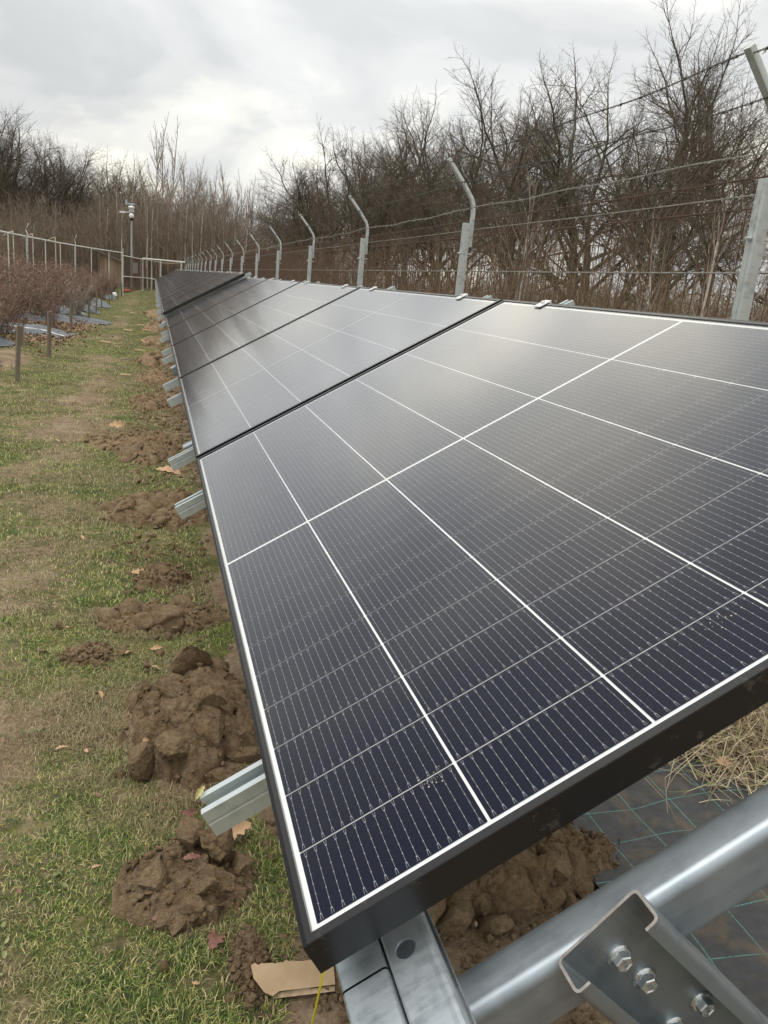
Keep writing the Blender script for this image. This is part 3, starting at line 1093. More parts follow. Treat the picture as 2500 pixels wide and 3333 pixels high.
FRAME, CELL = frame_mesh(), cell_mesh()
b = MB()
b.quad([(A0 + 0.008, Y0 + 0.008, 0), (A1 - 0.008, Y0 + 0.008, 0), (A1 - 0.008, Y1 - 0.008, 0), (A0 + 0.008, Y1 - 0.008, 0)])
SHEET = b.mesh('backsheet', M_sheet, fix=False)
GLASS = b.mesh('glass_pane', M_glass, fix=False)
b = MB()
for u in range(20):
    for v in range(6):
        cy_ = (u + 0.5) * PP + (PG if u >= 10 else 0)
        cx_ = (v + 0.5) * PC
        b.quad([(cx_ - 0.0901, cy_ - 0.0463, 0), (cx_ + 0.0901, cy_ - 0.0463, 0), (cx_ + 0.0901, cy_ + 0.0463, 0), (cx_ - 0.0901, cy_ + 0.0463, 0)])
GRID = b.mesh('cell_grid', M_cell, fix=False)
b = MB()
b.box(-0.03, 0.012, -0.02, 0.02, 0.0018, 0.0045)
b.box(0.002, 0.010, -0.02, 0.02, -0.034, 0.0017)
b.box(-0.010, -0.002, -0.006, 0.006, 0.0047, 0.010)
CLAMP = b.mesh('end_clamp', M_clamp, bevel=0.0008)

ORDX = 1
ORD = ['nearest', 'second', 'third', 'fourth', 'fifth', 'sixth', 'seventh', 'eighth', 'ninth', 'tenth', 'eleventh', 'twelfth', 'thirteenth', 'fourteenth', 'fifteenth',
       'sixteenth', 'seventeenth', 'eighteenth', 'nineteenth', 'twentieth', 'twenty-first', 'twenty-second', 'twenty-third', 'twenty-fourth', 'twenty-fifth'] + ['%s-%s' % (t, u) if u else t2 for t, t2 in (('twenty', ''), ('thirty', 'thirtieth'), ('forty', 'fortieth')) for u in (('', 'first', 'second', 'third', 'fourth', 'fifth', 'sixth', 'seventh', 'eighth', 'ninth') if t != 'twenty' else ('sixth', 'seventh', 'eighth', 'ninth'))]


def make_panel(cells):
    root = empty('solar_panel', rot=ROT, cat='solar panel', group='solar panels in the tilted row')
    obj('frame', FRAME, root)
    obj('backsheet', SHEET, root, (0, 0, -0.0040))
    if cells:
        for u in range(20):
            for v in range(6):
                obj('solar_cell', CELL, root, ((v + 0.5) * PC, (u + 0.5) * PP + (PG if u >= 10 else 0), -0.0032))
    else:
        tag(obj('cell_grid', GRID, root, (0, 0, -0.0032)), kind='stuff')
    obj('glass_pane', GLASS, root, (0, 0, -0.0004))
    for yy in (0.33, 1.62):
        obj('end_clamp', CLAMP, root, (A1, yy, 0))
    return root


RAILY = (0.306, 1.66)
near_p = make_panel(True)
far_p = make_panel(False)
panels = []
tables = []
for k in range(5):
    panels.append((k * PITCH, 0.0, True))
T2Y, T2H = 9.86, 0.054
for k in range(18):
    panels.append((T2Y + k * PITCH, T2H, False))
for i, (yy, hh, nearp) in enumerate(panels):
    src = near_p if nearp else far_p
    p = src if i in (0, 5) else copy_tree(src)
    p.location = PW(0, yy, hh)
    if i < 5:
        p['label'] = ['nearest solar panel, filling the lower right, with a thick white middle line',
                      'second solar panel from the camera, pale with reflected cloud', 'third solar panel, between the second and third dark joints',
                      'fourth solar panel from the camera, dark with reflected trees', 'fifth solar panel, last one before the wide black gap'][i]
    else:
        p['label'] = 'solar panel of the farther table, %s one beyond the wide black gap' % (ORD[i - 5] if i > 5 else 'first')

# dried mud specks and grit on the nearest pane
r = np.random.default_rng(123)
P_ = [(r.uniform(0.02, 1.08), r.uniform(0.0, 1.85), r.uniform(0.0003, 0.0006)) for _ in range(150)]
P_ += [(0.155 + r.normal(0, 0.006), 0.085 + r.normal(0, 0.006), r.uniform(0.0004, 0.0010)) for _ in range(16)]
P_ += [(0.500 + r.normal(0, 0.016), 0.075 + r.normal(0, 0.006), r.uniform(0.0003, 0.0010)) for _ in range(14)]
b = MB()
for x_, y_, s_ in P_:
    b.quad([(x_ + s_ * math.cos(a_) * r.uniform(0.6, 1.3), y_ + s_ * math.sin(a_) * r.uniform(0.6, 1.3), 0.0001) for a_ in (0, 1.05, 2.1, 3.14, 4.2, 5.2)])
tag(b.build('mud_specks', noisy('pale_dry_mud', [(0.3, (0.38, 0.34, 0.27)), (0.7, (0.62, 0.58, 0.50))], 40), near_p, fix=False), kind='stuff')

# support rails (open strut channels running up the slope)
w, t0, t1 = 0.0205, -0.0362, -0.0765
path = [(-0.0115, t0 - 0.008), (-0.0115, t0 - 0.0012), (-w + 0.0012, t0 - 0.0012), (-w + 0.0012, t0 - 0.016), (-w + 0.0016, t0 - 0.0175), (-w + 0.0016, t0 - 0.0195), (-w + 0.0012, t0 - 0.021),
        (-w + 0.0012, t1 + 0.0012), (w - 0.0012, t1 + 0.0012), (w - 0.0012, t0 - 0.0012), (0.0115, t0 - 0.0012), (0.0115, t0 - 0.008)]
b = MB()
sec = thick_path(path, 0.0022)
b.extrude(sec, -0.116, 1.215, 0, 'x', cap=False)
RAIL = b.mesh('support_rail', M_rail)
for i, (yy, hh, nearp) in enumerate(panels):
    for j, ry in enumerate(RAILY):
        dy = 0.02 * math.sin(i * 3.1 + j * 2)
        if i == 0:
            dy = 0
        o = obj('support_rail', RAIL, None, PW(-0.0 + 0.012 * math.sin(i * 5.3 + j * 1.7) * (i > 0), yy + ry + dy, hh), ROT)
        nm = ('nearest panel' if i == 0 else '%s panel' % ORD[i]) if i < 5 else ('%s panel past the black gap' % (ORD[i - 5] if i > 5 else 'first'))
        tag(o, 'galvanised channel rail poking out below the %s, its %s rail' % (nm, ('nearer', 'farther')[j]), 'rail', 'support rails under the panels')

# leaf caught on the near rail and dried mud on the second rail are added with the leaves


def plate_hole(mb, x0, x1, y0, y1, cx_, cy_, r, z, m=0, n=32):
    def edge_pt(an):
        c, s = math.cos(an), math.sin(an)
        tx = ((x1 - cx_) / c if c > 1e-9 else (x0 - cx_) / c if c < -1e-9 else 1e9)
        ty = ((y1 - cy_) / s if s > 1e-9 else (y0 - cy_) / s if s < -1e-9 else 1e9)
        t = min(tx, ty)
        return (cx_ + c * t, cy_ + s * t)
    angs = sorted(set([2 * math.pi * k / n for k in range(n)] + [math.atan2(yy - cy_, xx - cx_) % (2 * math.pi) for xx in (x0, x1) for yy in (y0, y1)]))
    for k in range(len(angs)):
        a0, a1 = angs[k], angs[(k + 1) % len(angs)]
        p0, p1 = edge_pt(a0), edge_pt(a1)
        q0 = (cx_ + r * math.cos(a0), cy_ + r * math.sin(a0))
        q1 = (cx_ + r * math.cos(a1), cy_ + r * math.sin(a1))
        mb.quad([(*q0, z), (*p0, z), (*p1, z), (*q1, z)], m)
        mb.quad([(*q0, z), (*q1, z), (*q1, z - 0.003), (*q0, z - 0.003)], m)


# low purlin: two channels side by side, the left one spliced
PT = -0.0770
purl = empty('low_purlin', rot=ROT, label='galvanised double purlin with a round hole sticking out under the near panel corner', cat='purlin', group='purlins under the panel row')
for nm, ya, yb, dz in (('channel_half', -0.62, -0.0145, 0.0006), ('channel_half', -0.0115, 9.75, 0.0)):
    b = MB()
    sec = rrect(-0.0125, 0.0355, PT - 0.055 + dz, PT + dz, 0.0045, 4)
    b.extrude(sec, ya, yb, 0, 'y', cap=True, mcap=1)
    b.build(nm, [M_galv, M_dark], purl, smooth=True)
b = MB()
b.box(0.0, 0.02, -0.0150, -0.0110, PT - 0.02, PT - 0.0032)
b.build('splice_tongue', M_dark, purl)
b = MB()
zt = PT - 0.0008
plate_hole(b, 0.0405, 0.0745, -0.06, 0.05, 0.0575, -0.006, 0.0105, zt)
b.quad([(0.0405, -0.62, zt), (0.0745, -0.62, zt), (0.0745, -0.06, zt), (0.0405, -0.06, zt)])
b.quad([(0.0405, 0.05, zt), (0.0745, 0.05, zt), (0.0745, 9.75, zt), (0.0405, 9.75, zt)])
prof = [(0.0745, zt), (0.0790, zt + 0.0006), (0.0828, zt - 0.0006), (0.0850, zt - 0.003), (0.0855, zt - 0.006), (0.0855, zt - 0.012)]
for (u0, v0), (u1, v1) in zip(prof[:-1], prof[1:]):
    b.quad([(u0, -0.62, v0), (u1, -0.62, v1), (u1, 9.75, v1), (u0, 9.75, v0)])
prof = [(0.0405, zt), (0.0385, zt - 0.0010), (0.0375, zt - 0.004), (0.0375, zt - 0.054), (0.086, zt - 0.054), (0.086, zt - 0.049), (0.0845, zt - 0.049), (0.0845, zt - 0.052)]
for (u0, v0), (u1, v1) in zip(prof[:-1], prof[1:]):
    b.quad([(u0, -0.62, v0), (u1, -0.62, v1), (u1, 9.75, v1), (u0, 9.75, v0)])
b.build('channel_with_hole', M_galv, purl, smooth=True, fix=False)
b = MB()
b.extrude(rrect(0.83, 0.93, PT - 0.055, PT, 0.005, 3), 0.05, 9.75, 0, 'y')
o = b.build('high_purlin', M_galv, rot=ROT, smooth=True)
tag(o, 'galvanised purlin under the high edge of the near table', 'purlin', 'purlins under the panel row')
b = MB()
b.extrude(rrect(0.0, 0.08, PT - 0.055, PT, 0.005, 3), 9.95, 45.0, 0, 'y')
o = b.build('far_purlin', M_galv, rot=ROT, loc=PW(0, 0, T2H), smooth=True)
tag(o, 'low purlin of the farther table', 'purlin', 'purlins under the panel row')
b = MB()
b.extrude(rrect(0.83, 0.93, PT - 0.055, PT, 0.005, 3), 9.95, 45.0, 0, 'y')
o = b.build('far_purlin', M_galv, rot=ROT, loc=PW(0, 0, T2H), smooth=True)
tag(o, 'high purlin of the farther table', 'purlin', 'purlins under the panel row')

# rafters with strut and post
RT = PT - 0.0560
b = MB()
b.extrude(rrect(-0.059, -0.010, RT - 0.074, RT, 0.012, 6), -0.10, 1.30, 0, 'x')
RAFTER = b.mesh('rafter', M_beam, smooth=True)
raf = obj('rafter', RAFTER, None, (0, 0, 0), ROT)
tag(raf, 'big smooth galvanised box beam crossing the lower right corner', 'beam', 'rafters under the panel row')

# C channel strut opened towards the camera; local frame: x along the strut, z across, y out of the web
str_root = empty('brace_channel', (0.2515, -0.0600, 0.0125), (0, math.radians(44.5), 0),
                 label='short lipped steel channel bolted across the beam with four hex bolts', cat='brace', group='braces bolted to the rafters')
hw, dep, lip, th_ = 0.0485, 0.037, 0.0150, 0.0030
b = MB()
path = [(-dep, hw - lip), (-dep, hw), (-0.0015, hw), (-0.0015, -hw), (-dep, -hw), (-dep, -hw + lip)]
rp = []
R_ = 0.006
P_ = [Vector(p) for p in path]
for i, p in enumerate(P_):
    if i in (0, len(P_) - 1):
        rp.append(tuple(p))
        continue
    d0 = (P_[i - 1] - p).normalized()
    d1 = (P_[i + 1] - p).normalized()
    for k in range(5):
        t = k / 4
        q = (p + d0 * R_) * (1 - t) ** 2 + p * 2 * t * (1 - t) + (p + d1 * R_) * t ** 2
        rp.append(tuple(q))
sec = thick_path(rp, th_)
nsec = len(rp)
i0 = len(b.v)
for p in (0.0, 1.12):
    for u, v in sec:
        b.v.append((p, u, v))
ns = len(sec)
for k in range(ns):
    b.f.append((k, (k + 1) % ns, ns + (k + 1) % ns, ns + k))
    b.m.append(0)
for e in (0, 1):
    for k in range(nsec - 1):
        q = [k, k + 1, ns - 2 - k, ns - 1 - k]
        b.f.append(tuple(e * ns + z for z in q))
        b.m.append(1)
b.build('channel', [M_strut, M_cut], str_root, smooth=True)


def bolt_mesh():
    b = MB()
    n = 28
    # flange washer (cone) and hex head, axis -y
    def ring(r_, y_, k=n):
        return [(r_ * math.cos(2 * math.pi * j / k), y_, r_ * math.sin(2 * math.pi * j / k)) for j in range(k)]
    R0 = [(0.0128, 0.0), (0.0128, -0.0016), (0.0108, -0.0030), (0.0085, -0.0036)]
    for (r0, y0), (r1, y1) in zip(R0[:-1], R0[1:]):
        a_, c_ = ring(r0, y0), ring(r1, y1)
        for j in range(n):
            b.quad([a_[j], a_[(j + 1) % n], c_[(j + 1) % n], c_[j]])
    H0 = [(0.0094, -0.0032), (0.0094, -0.0108), (0.0081, -0.0118), (0.0066, -0.0118), (0.0060, -0.0110)]
    for (r0, y0), (r1, y1) in zip(H0[:-1], H0[1:]):
        a_ = [(r0 * math.cos(math.pi / 3 * j), y0, r0 * math.sin(math.pi / 3 * j)) for j in range(6)]
        c_ = [(r1 * math.cos(math.pi / 3 * j), y1, r1 * math.sin(math.pi / 3 * j)) for j in range(6)]
        for j in range(6):
            b.quad([a_[j], a_[(j + 1) % 6], c_[(j + 1) % 6], c_[j]])
    b.quad([(0.0060 * math.cos(math.pi / 3 * j), -0.0110, 0.0060 * math.sin(math.pi / 3 * j)) for j in range(6)][::-1])
    return b.mesh('hex_bolt', M_bolt, bevel=0.0004)


BOLT = bolt_mesh()
fc = bpy.data.curves.new('grade_marking', 'FONT')
fc.body = '8.8'
fc.size = 0.0062
fc.extrude = 0.0002
fc.align_x = 'CENTER'
fc.align_y = 'CENTER'
fc.materials.append(M_strut)
_t = bpy.data.objects.new('grade_text', fc)
GRADE = bpy.data.meshes.new_from_object(_t)
GRADE.name = 'grade_marking'
bpy.data.objects.remove(_t)
# bolt centres given in world x,z on the web face
cs, sn = math.cos(math.radians(44.5)), math.sin(math.radians(44.5))
for bx_, bz_, ro in ((0.281, -0.026, 0.3), (0.315, -0.059, 0.1), (0.391, -0.104, 0.4), (0.3625, -0.130, 0.2)):
    dx, dz = bx_ - 0.2515, bz_ - 0.0125
    lx = dx * cs - dz * sn
    lz = dx * sn + dz * cs
    bo = obj('hex_bolt', BOLT, str_root, (lx, -0.0030, lz), (0, ro, 0))
    m_ = obj('grade_marking', GRADE, bo, (0, -0.0112, 0), (math.radians(90), 0, 0))

# more rafters, posts and braces under the row
b = MB()
b.extrude(rrect(-0.03, 0.03, -0.04, 0.04, 0.006, 3), 0.0, 0.80, 0, 'z')
POSTM = b.mesh('post', M_galv, smooth=True)
leg_i = 0
for y_, hh in [(2.9, 0), (5.8, 0), (8.7, 0)] + [(10.5 + 3.0 * k, T2H) for k in range(12)]:
    nm = ORD[leg_i + 1]
    o = obj('rafter', RAFTER, None, PW(0, y_, hh), ROT)
    tag(o, 'galvanised rafter hidden under the panels, %s from the camera' % nm, 'beam', 'rafters under the panel row')
    p = obj('post', POSTM, None, (0.62, y_ + 0.03, -0.80), None, (1, 1, 1.18))
    tag(p, 'galvanised ground post holding the %s rafter' % nm, 'post', 'ground posts under the rafters')
    leg_i += 1
p = obj('post', POSTM, None, (0.95, 0.025, -0.80), None, (1, 1, 1.30))
tag(p, 'galvanised ground post holding the nearest rafter out of the picture', 'post', 'ground posts under the rafters')

# ------------------------------------------------------------------ yellow string, cardboard, leaves, small litter
b = MB()
p0, p1 = PW(-0.012, -0.018, -0.0362), Vector((0.085, 0.30, ZG + 0.01))
pts = []
P_scr = [(-0.0, 0.0), (0.35, 0.0), (1.0, 0.0)]
# string hangs taut from the frame corner to a peg in the grass in front
peg = Vector((0.065, 0.33, T(0.065, 0.33) + 0.01))
for k in range(9):
    t = k / 8
    q = p0.lerp(peg, t)
    q.z -= 0.006 * math.sin(math.pi * t)
    pts.append(q)
b.tube(pts, 0.0011, 6)
tag(b.build('string', M_string), 'bright yellow string hanging from the near panel corner', 'string')


def sheet_thick(name, outline, th, m, m2=None):
    b = MB()
    top = [(x, y, th) for x, y in outline]
    bot = [(x, y, 0) for x, y in outline]
    b.quad(top, 0)
    b.quad(bot[::-1], 0)
    n = len(outline)
    for k in range(n):
        b.quad([bot[k], bot[(k + 1) % n], top[(k + 1) % n], top[k]], 1 if m2 else 0)
    return b


card = empty('cardboard_strip', (0.122, 0.605, T(0.12, 0.6) + 0.030), (math.radians(24), math.radians(2), math.radians(-4)),
             label='torn brown cardboard strip lying under the yellow string', cat='cardboard')
r = np.random.default_rng(3)
ol = [(-0.080, 0.026)]
ol += [(-0.080 + 0.16 * k / 24, 0.028 + r.normal(0, 0.0010)) for k in range(1, 24)] + [(0.078, 0.028), (0.079, -0.018), (0.032, -0.020), (-0.028, -0.022), (-0.04, -0.030), (-0.056, -0.022), (-0.076, 0.004)]
b = sheet_thick('face', ol, 0.0035, 0, 1)
b.build('face', [M_card, M_cardedge], card)
b = sheet_thick('flap', [(-0.041, -0.0305), (0.079, -0.0265), (0.0795, -0.0175), (0.0325, -0.0195), (0.0315, -0.0165), (-0.0275, -0.0215)], 0.0035, 0, 1)
b.build('flap', [M_cardedge, M_cardedge], card, loc=(0, 0, -0.004), rot=(math.radians(14), 0, 0))


def oak_leaf_mesh(name, m, seed, L=0.095, curl=0.35):
    r = np.random.default_rng(seed)
    # half outline with lobes
    n = 40
    up, dn = [], []
    for k in range(n + 1):
        t = k / n
        base = 0.30 * math.sin(math.pi * min(1, t ** 0.75)) ** 0.8
        lob = 1 - 0.42 * (0.5 + 0.5 * math.cos(2 * math.pi * (t * 4 + 0.1)))
        wv = base * lob * (0.55 + 0.6 * t) * (1 if t < 0.97 else 0.5)
        up.append((t, wv * r.uniform(0.9, 1.1)))
        dn.append((t, -wv * r.uniform(0.85, 1.1)))
    V, F = [], []
    for k in range(n + 1):
        for j, s in enumerate((dn[k][1], dn[k][1] * 0.5, 0, up[k][1] * 0.5, up[k][1])):
            x_ = (up[k][0] - 0.5) * L
            y_ = s * L
            z_ = curl * (abs(y_) ** 1.3) * 2.4 + 0.012 * math.sin(x_ * 60 + seed) * curl + r.normal(0, 0.0003) - (0.0012 if j == 2 else 0)
            V.append((x_, y_, z_))
    for k in range(n):
        for j in range(4):
            i_ = k * 5 + j
            F.append((i_, i_ + 1, i_ + 6, i_ + 5))
    V = np.array(V)
    n0 = len(V)
    # stalk
    st = np.array([(-0.5 * L, -0.0006, 0), (-0.5 * L, 0.0006, 0), (-0.68 * L, 0.0014, 0.003), (-0.68 * L, 0.0002, 0.003)])
    F.append((n0, n0 + 1, n0 + 2, n0 + 3))
    V = np.concatenate([V, st])
    V2 = V.copy()
    V2[:, 2] -= 0.0004
    Fa = np.array(F)
    return mesh_np(name, np.concatenate([V, V2]), np.concatenate([Fa, Fa[:, ::-1] + len(V)]), m, True)


LM = oak_leaf_mesh('oak_leaf', M_leaf, 1)
LR = oak_leaf_mesh('oak_leaf', M_leaf2, 2, curl=0.25)
LP = oak_leaf_mesh('leaf', M_leaf3, 3, L=0.03, curl=1.2)
for x_, y_, s, ro, m, lab in [(0.052, 1.035, 1.0, (0.35, -0.1, 0.45), LM, 'tan lobed oak leaf right of the lowest clay heap'),
                             (-0.012, 0.745, 0.85, (0.25, 0.3, 1.2), LR, 'dark red oak leaf below the lowest clay heap'),
                             (-0.045, 1.155, 0.5, (0.9, 0.2, 0.2), LR, 'small curled brown leaf behind the lowest heap'),
                             (0.013, 1.10, 0.42, (0.2, 0.1, 2.9), LM, 'small pinkish leaf under the rail end'),
                             (-0.125, 2.07, 0.5, (0.5, 0.1, 0.5), LM, 'tiny tan leaf on the grass between heaps'),
                             (-0.19, 2.85, 0.9, (0.4, 0.2, 0.2), LM, 'pale leaf beyond the long low heap'),
                             (-0.115, 0.815, 0.5, (0.1, 0.2, 0.1), LR, 'orange brown leaf at the left foot of the lowest heap'),
                             (-0.42, 6.35, 1.9, (0.7, 0.1, 0.5), LM, 'large curled tan leaf on the path by the third rail pair'),
                             (-0.04, 4.75, 2.0, (0.3, 0.1, -0.5), LM, 'long tan leaf beside the clay near the second rail'),
                             (-0.155, 1.40, 0.35, (0.4, 0.4, 1.0), LM, 'white backed leaf scrap on the tallest heap')]:
    hz = 0.012
    tag(obj('oak_leaf', m, None, (x_, y_, T(x_, y_) + hz + (0.06 if 'on the tallest' in lab else 0.022 if 'tan lobed' in lab else 0)), ro, s), lab, 'leaf', 'fallen leaves')
q = PW(-0.113, 0.325, -0.033)
tag(obj('leaf', LP, None, q, (0.6, -0.9, 0.6), 0.6), 'small yellow green leaf stuck to the near rail tip', 'leaf')
# leaf on top of the lowest heap
tag(obj('oak_leaf', LR, None, (-0.055, 0.90, T(-0.055, 0.9) + 0.088), (0.2, 0.15, 0.3), 0.42), 'grey brown leaf on top of the lowest heap', 'leaf', 'fallen leaves')

# small scattered dead leaves and bits
r = np.random.default_rng(8)
for k, yk in enumerate(sorted(0.62 + 11 * r.uniform(size=38) ** 1.5)):
    y_ = yk
    x_ = r.uniform(-0.35 - 0.12 * y_, 0.0)
    s = r.uniform(0.14, 0.34) * (1 + y_ * 0.09)
    o = obj('oak_leaf', (LM, LR, LM)[k % 3], None, (x_, y_, T(x_, y_) + 0.012), (r.uniform(-0.5, 0.5), r.uniform(-0.5, 0.5), r.uniform(0, 6.28)), s)
    tag(o, 'small dead leaf on the grass path, %s of these from the camera' % ORD[k], 'leaf', 'small dead leaves scattered on the path')

# pale offcuts of wood and cardboard on the path
for x_, y_, lx, ly, rz, lab in [(-0.47, 9.6, 0.20, 0.07, 0.05, 'straight pale wooden offcut across the middle of the path'), (-0.78, 9.4, 0.17, 0.04, -0.5, 'split pale wood scrap left of the straight offcut'),
                               (-0.72, 13.2, 0.15, 0.06, 0.4, 'crumpled tan scrap on the path'), (-0.95, 14.0, 0.30, 0.08, -0.2, 'double tan scrap at the left of the path'),
                               (-0.66, 17.0, 0.28, 0.11, 0.0, 'tan cardboard piece in mid path'), (-0.30, 17.4, 0.30, 0.10, 0.3, 'curled cardboard piece beside the clay'),
                               (-0.43, 18.8, 0.25, 0.10, -0.2, 'upper curled cardboard piece beside the clay'), (-0.30, 14.6, 0.20, 0.28, 0.4, 'upright folded cardboard lying on the clay'),
                               (-0.75, 24.0, 0.22, 0.12, 0.1, 'far pale wood chip on the path'), (-1.05, 21.6, 0.40, 0.05, -0.8, 'pale slats beside the torn fabric'),
                               (-0.55, 11.6, 0.15, 0.05, 0.3, 'small pale chip below the crumpled scrap'), (-0.36, 12.9, 0.26, 0.06, -0.1, 'flat cardboard sliver on the clay edge')]:
    r = np.random.default_rng(int(abs(x_ * 1000)))
    b = MB()
    lx *= 0.72
    ly *= 0.55
    for q in range(1 + int(ly > 0.03)):
        w0, w1 = (-ly / 2, -ly * 0.05) if q == 0 else (ly * 0.02, ly / 2)
        o_ = [(-lx / 2 + r.uniform(0, 0.25) * lx, w0), (lx / 2 - r.uniform(0, 0.25) * lx, w0 + r.normal(0, 0.004)), (lx / 2, (w0 + w1) / 2), (lx / 2 - r.uniform(0, 0.15) * lx, w1), (-lx / 2 + r.uniform(0, 0.2) * lx, w1 + r.normal(0, 0.004))]
        tz = 0.006 * q
        top = [(u, v, 0.010 + tz + 0.05 * abs(u) * r.uniform(0, 0.5)) for u, v in o_]
        bot = [(u, v, z - 0.007) for (u, v), (_, _, z) in zip(o_, top)]
        b.quad(top)
        b.quad(bot[::-1])
        for k in range(5):
            b.quad([bot[k], bot[(k + 1) % 5], top[(k + 1) % 5], top[k]])
    tag(b.build('offcut', M_chips, loc=(x_, y_, T(x_, y_) + 0.02), rot=(0.12, 0.05, rz), fix=False), lab, 'offcut', 'pale offcuts lying on the path')

# ------------------------------------------------------------------ dry grass tuft near the fence, bottom right
def tuft(n, cx_, cy_, sx, sy, h0, h1, w, seed, lean):
    r = np.random.default_rng(seed)
    x, y = r.normal(cx_, sx, n), r.normal(cy_, sy, n)
    z = np.full(n, ZG + 0.02)
    h = r.uniform(h0, h1, n)
    az = r.uniform(0, 6.283, n)
    P = np.stack([x, y, z], -1)
    el = np.clip(r.normal(1.0, 0.45, n) * (1 - lean), 0.1, 1.5)
    Vs, ws = [P], [1.0]
    k = 4
    for s in range(k):
        e = el - s * r.uniform(0.15, 0.55, n)
        P = P + np.stack([np.cos(az) * np.cos(e), np.sin(az) * np.cos(e), np.sin(e)], -1) * (h / k)[:, None]
        P[:, 2] = np.maximum(P[:, 2], ZG + 0.02 + r.uniform(0, 0.03, n))
        Vs.append(P.copy())
        ws.append(1 - 0.22 * (s + 1))
    side = np.stack([-np.sin(az), np.cos(az), np.zeros(n)], -1) * w / 2
    V = np.stack([v + sgn * side * w_ for v, w_ in zip(Vs, ws) for sgn in (-1, 1)], 1)
    b_ = np.arange(n)[:, None, None] * (2 * (k + 1))
    q_ = np.array([[2 * s, 2 * s + 1, 2 * s + 3, 2 * s + 2] for s in range(k)])[None]
    return V.reshape(-1, 3), (b_ + q_).reshape(-1, 4)


V1, F1 = tuft(3600, 1.80, 1.38, 0.14, 0.22, 0.10, 0.36, 0.0042, 5, 0.25)
V2, F2 = tuft(2200, 1.70, 1.30, 0.15, 0.20, 0.10, 0.32, 0.0038, 6, 0.7)
V3, F3 = tuft(3000, 2.0, 2.6, 0.2, 1.2, 0.10, 0.34, 0.003, 9, 0.3)
V = np.concatenate([V1, V2, V3])
F = np.concatenate([F1, F2 + len(V1), F3 + len(V1) + len(V2)])
tag(obj('dry_grass', mesh_np('dry_grass', V, F, M_drygrass)), 'dry straw coloured grass tuft at the fence foot', kind='stuff')
b = MB()
b.tube([(1.66, 1.36, ZG + 0.19), (1.45, 1.12, ZG + 0.11), (1.20, 0.985, ZG + 0.10), (1.185, 0.93, ZG + 0.03)], [0.0014, 0.0012, 0.001, 0.0008], 5)
tag(b.build('grass_stalk', M_drygrass), 'single long bent dry stalk arching over the black fabric', 'grass stalk')
for i, (x_, y_, s, ro) in enumerate([(1.50, 1.10, 0.9, 0.4), (1.58, 1.12, 0.8, 1.6), (1.55, 1.19, 0.8, 2.9), (1.64, 1.10, 0.9, 4.0), (1.42, 1.22, 0.7, 5.0), (1.47, 1.27, 0.9, 1.0), (1.68, 1.2, 0.9, 3.0)]):
    tag(obj('oak_leaf', (LM, LR)[i % 2], None, (x_, y_, ZG + 0.045), (0.4, 0.3, ro), s), 'curled dead leaf at the foot of the dry tuft, %s from the left' % (ORD[i] if i else 'first'), 'leaf', 'dead leaves by the dry tuft')
# leaf litter under trees
r = np.random.default_rng(77)
n = 9000
x = r.uniform(1.9, 9, n)
y = r.uniform(-2, 14, n)
s = r.uniform(0.02, 0.05, n)
an = r.uniform(0, 6.28, n)
z = terrain(x, y) + r.uniform(0.0, 0.02, n)
tl = r.normal(0, 0.4, (n, 2))
Vs = []
for kx, ky in ((1, 0), (0, 0.55), (-1, 0), (0, -0.55)):
    u = kx * s * np.cos(an) - ky * s * np.sin(an)
    v = kx * s * np.sin(an) + ky * s * np.cos(an)
    Vs.append(np.stack([x + u, y + v, z + tl[:, 0] * u + tl[:, 1] * v], -1))
tag(obj('leaf_litter', mesh_np('leaf_litter', np.stack(Vs, 1).reshape(-1, 3), np.arange(n)[:, None] * 4 + np.arange(4)[None], M_litter)),
    'brown leaf litter under the trees behind the fence', kind='stuff')

# ------------------------------------------------------------------ right hand fence with barbed wire
fence = empty('security_fence', (1.66, 1.62, ZG), label='tall mesh fence with cranked galvanised posts and three strands of barbed wire', cat='fence')
FO = Vector((1.66, 1.62, ZG))
POSTY = [-0.90, 1.62, 4.14, 6.68, 9.25, 11.92, 14.60, 17.25, 19.95, 22.60, 25.15, 27.70, 30.30] + [32.9 + 2.6 * k for k in range(7)]
b = MB()
sec = rrect(-0.021, 0.021, -0.020, 0.020, 0.004, 3)
b.extrude(sec, -0.1, 1.735, 0, 'z')
b.box(-0.0225, -0.0212, -0.006, 0.006, 0.0, 1.70)
POST = b.mesh('post', M_post, smooth=True)
b = MB()
path = [(0.034, 1.60), (0.034, 1.80), (0.030, 1.835), (0.018, 1.87), (-0.040, 1.945), (-0.058, 1.965), (-0.155, 2.075)]
P_ = [Vector((p[0], 0, p[1])) for p in path]
sec2 = rrect(-0.011, 0.011, -0.015, 0.015, 0.003, 2)
for k, p in enumerate(P_):
    t = (P_[min(k + 1, len(P_) - 1)] - P_[max(k - 1, 0)]).normalized()
    nn = Vector((t.z, 0, -t.x))
    for u, v in sec2:
        b.v.append(tuple(p + nn * u + Vector((0, v, 0))))
m = len(sec2)
for k in range(len(P_) - 1):
    for j in range(m):
        b.f.append((k * m + j, k * m + (j + 1) % m, (k + 1) * m + (j + 1) % m, (k + 1) * m + j))
        b.m.append(0)
b.f.append(tuple(range(m))[::-1])
b.f.append(tuple((len(P_) - 1) * m + j for j in range(m)))
b.m += [0, 0]
ARM = b.mesh('post_arm', M_post, smooth=True)
b = MB()
b.extrude([(0.005 * math.cos(j * math.pi / 3), 0.005 * math.sin(j * math.pi / 3)) for j in range(6)], -0.040, 0.052, 0, 'x')
b.extrude([(0.009 * math.cos(j * math.pi / 3), 0.009 * math.sin(j * math.pi / 3)) for j in range(6)], -0.030, -0.0225, 0, 'x')
PBOLT = b.mesh('post_bolt', M_post)
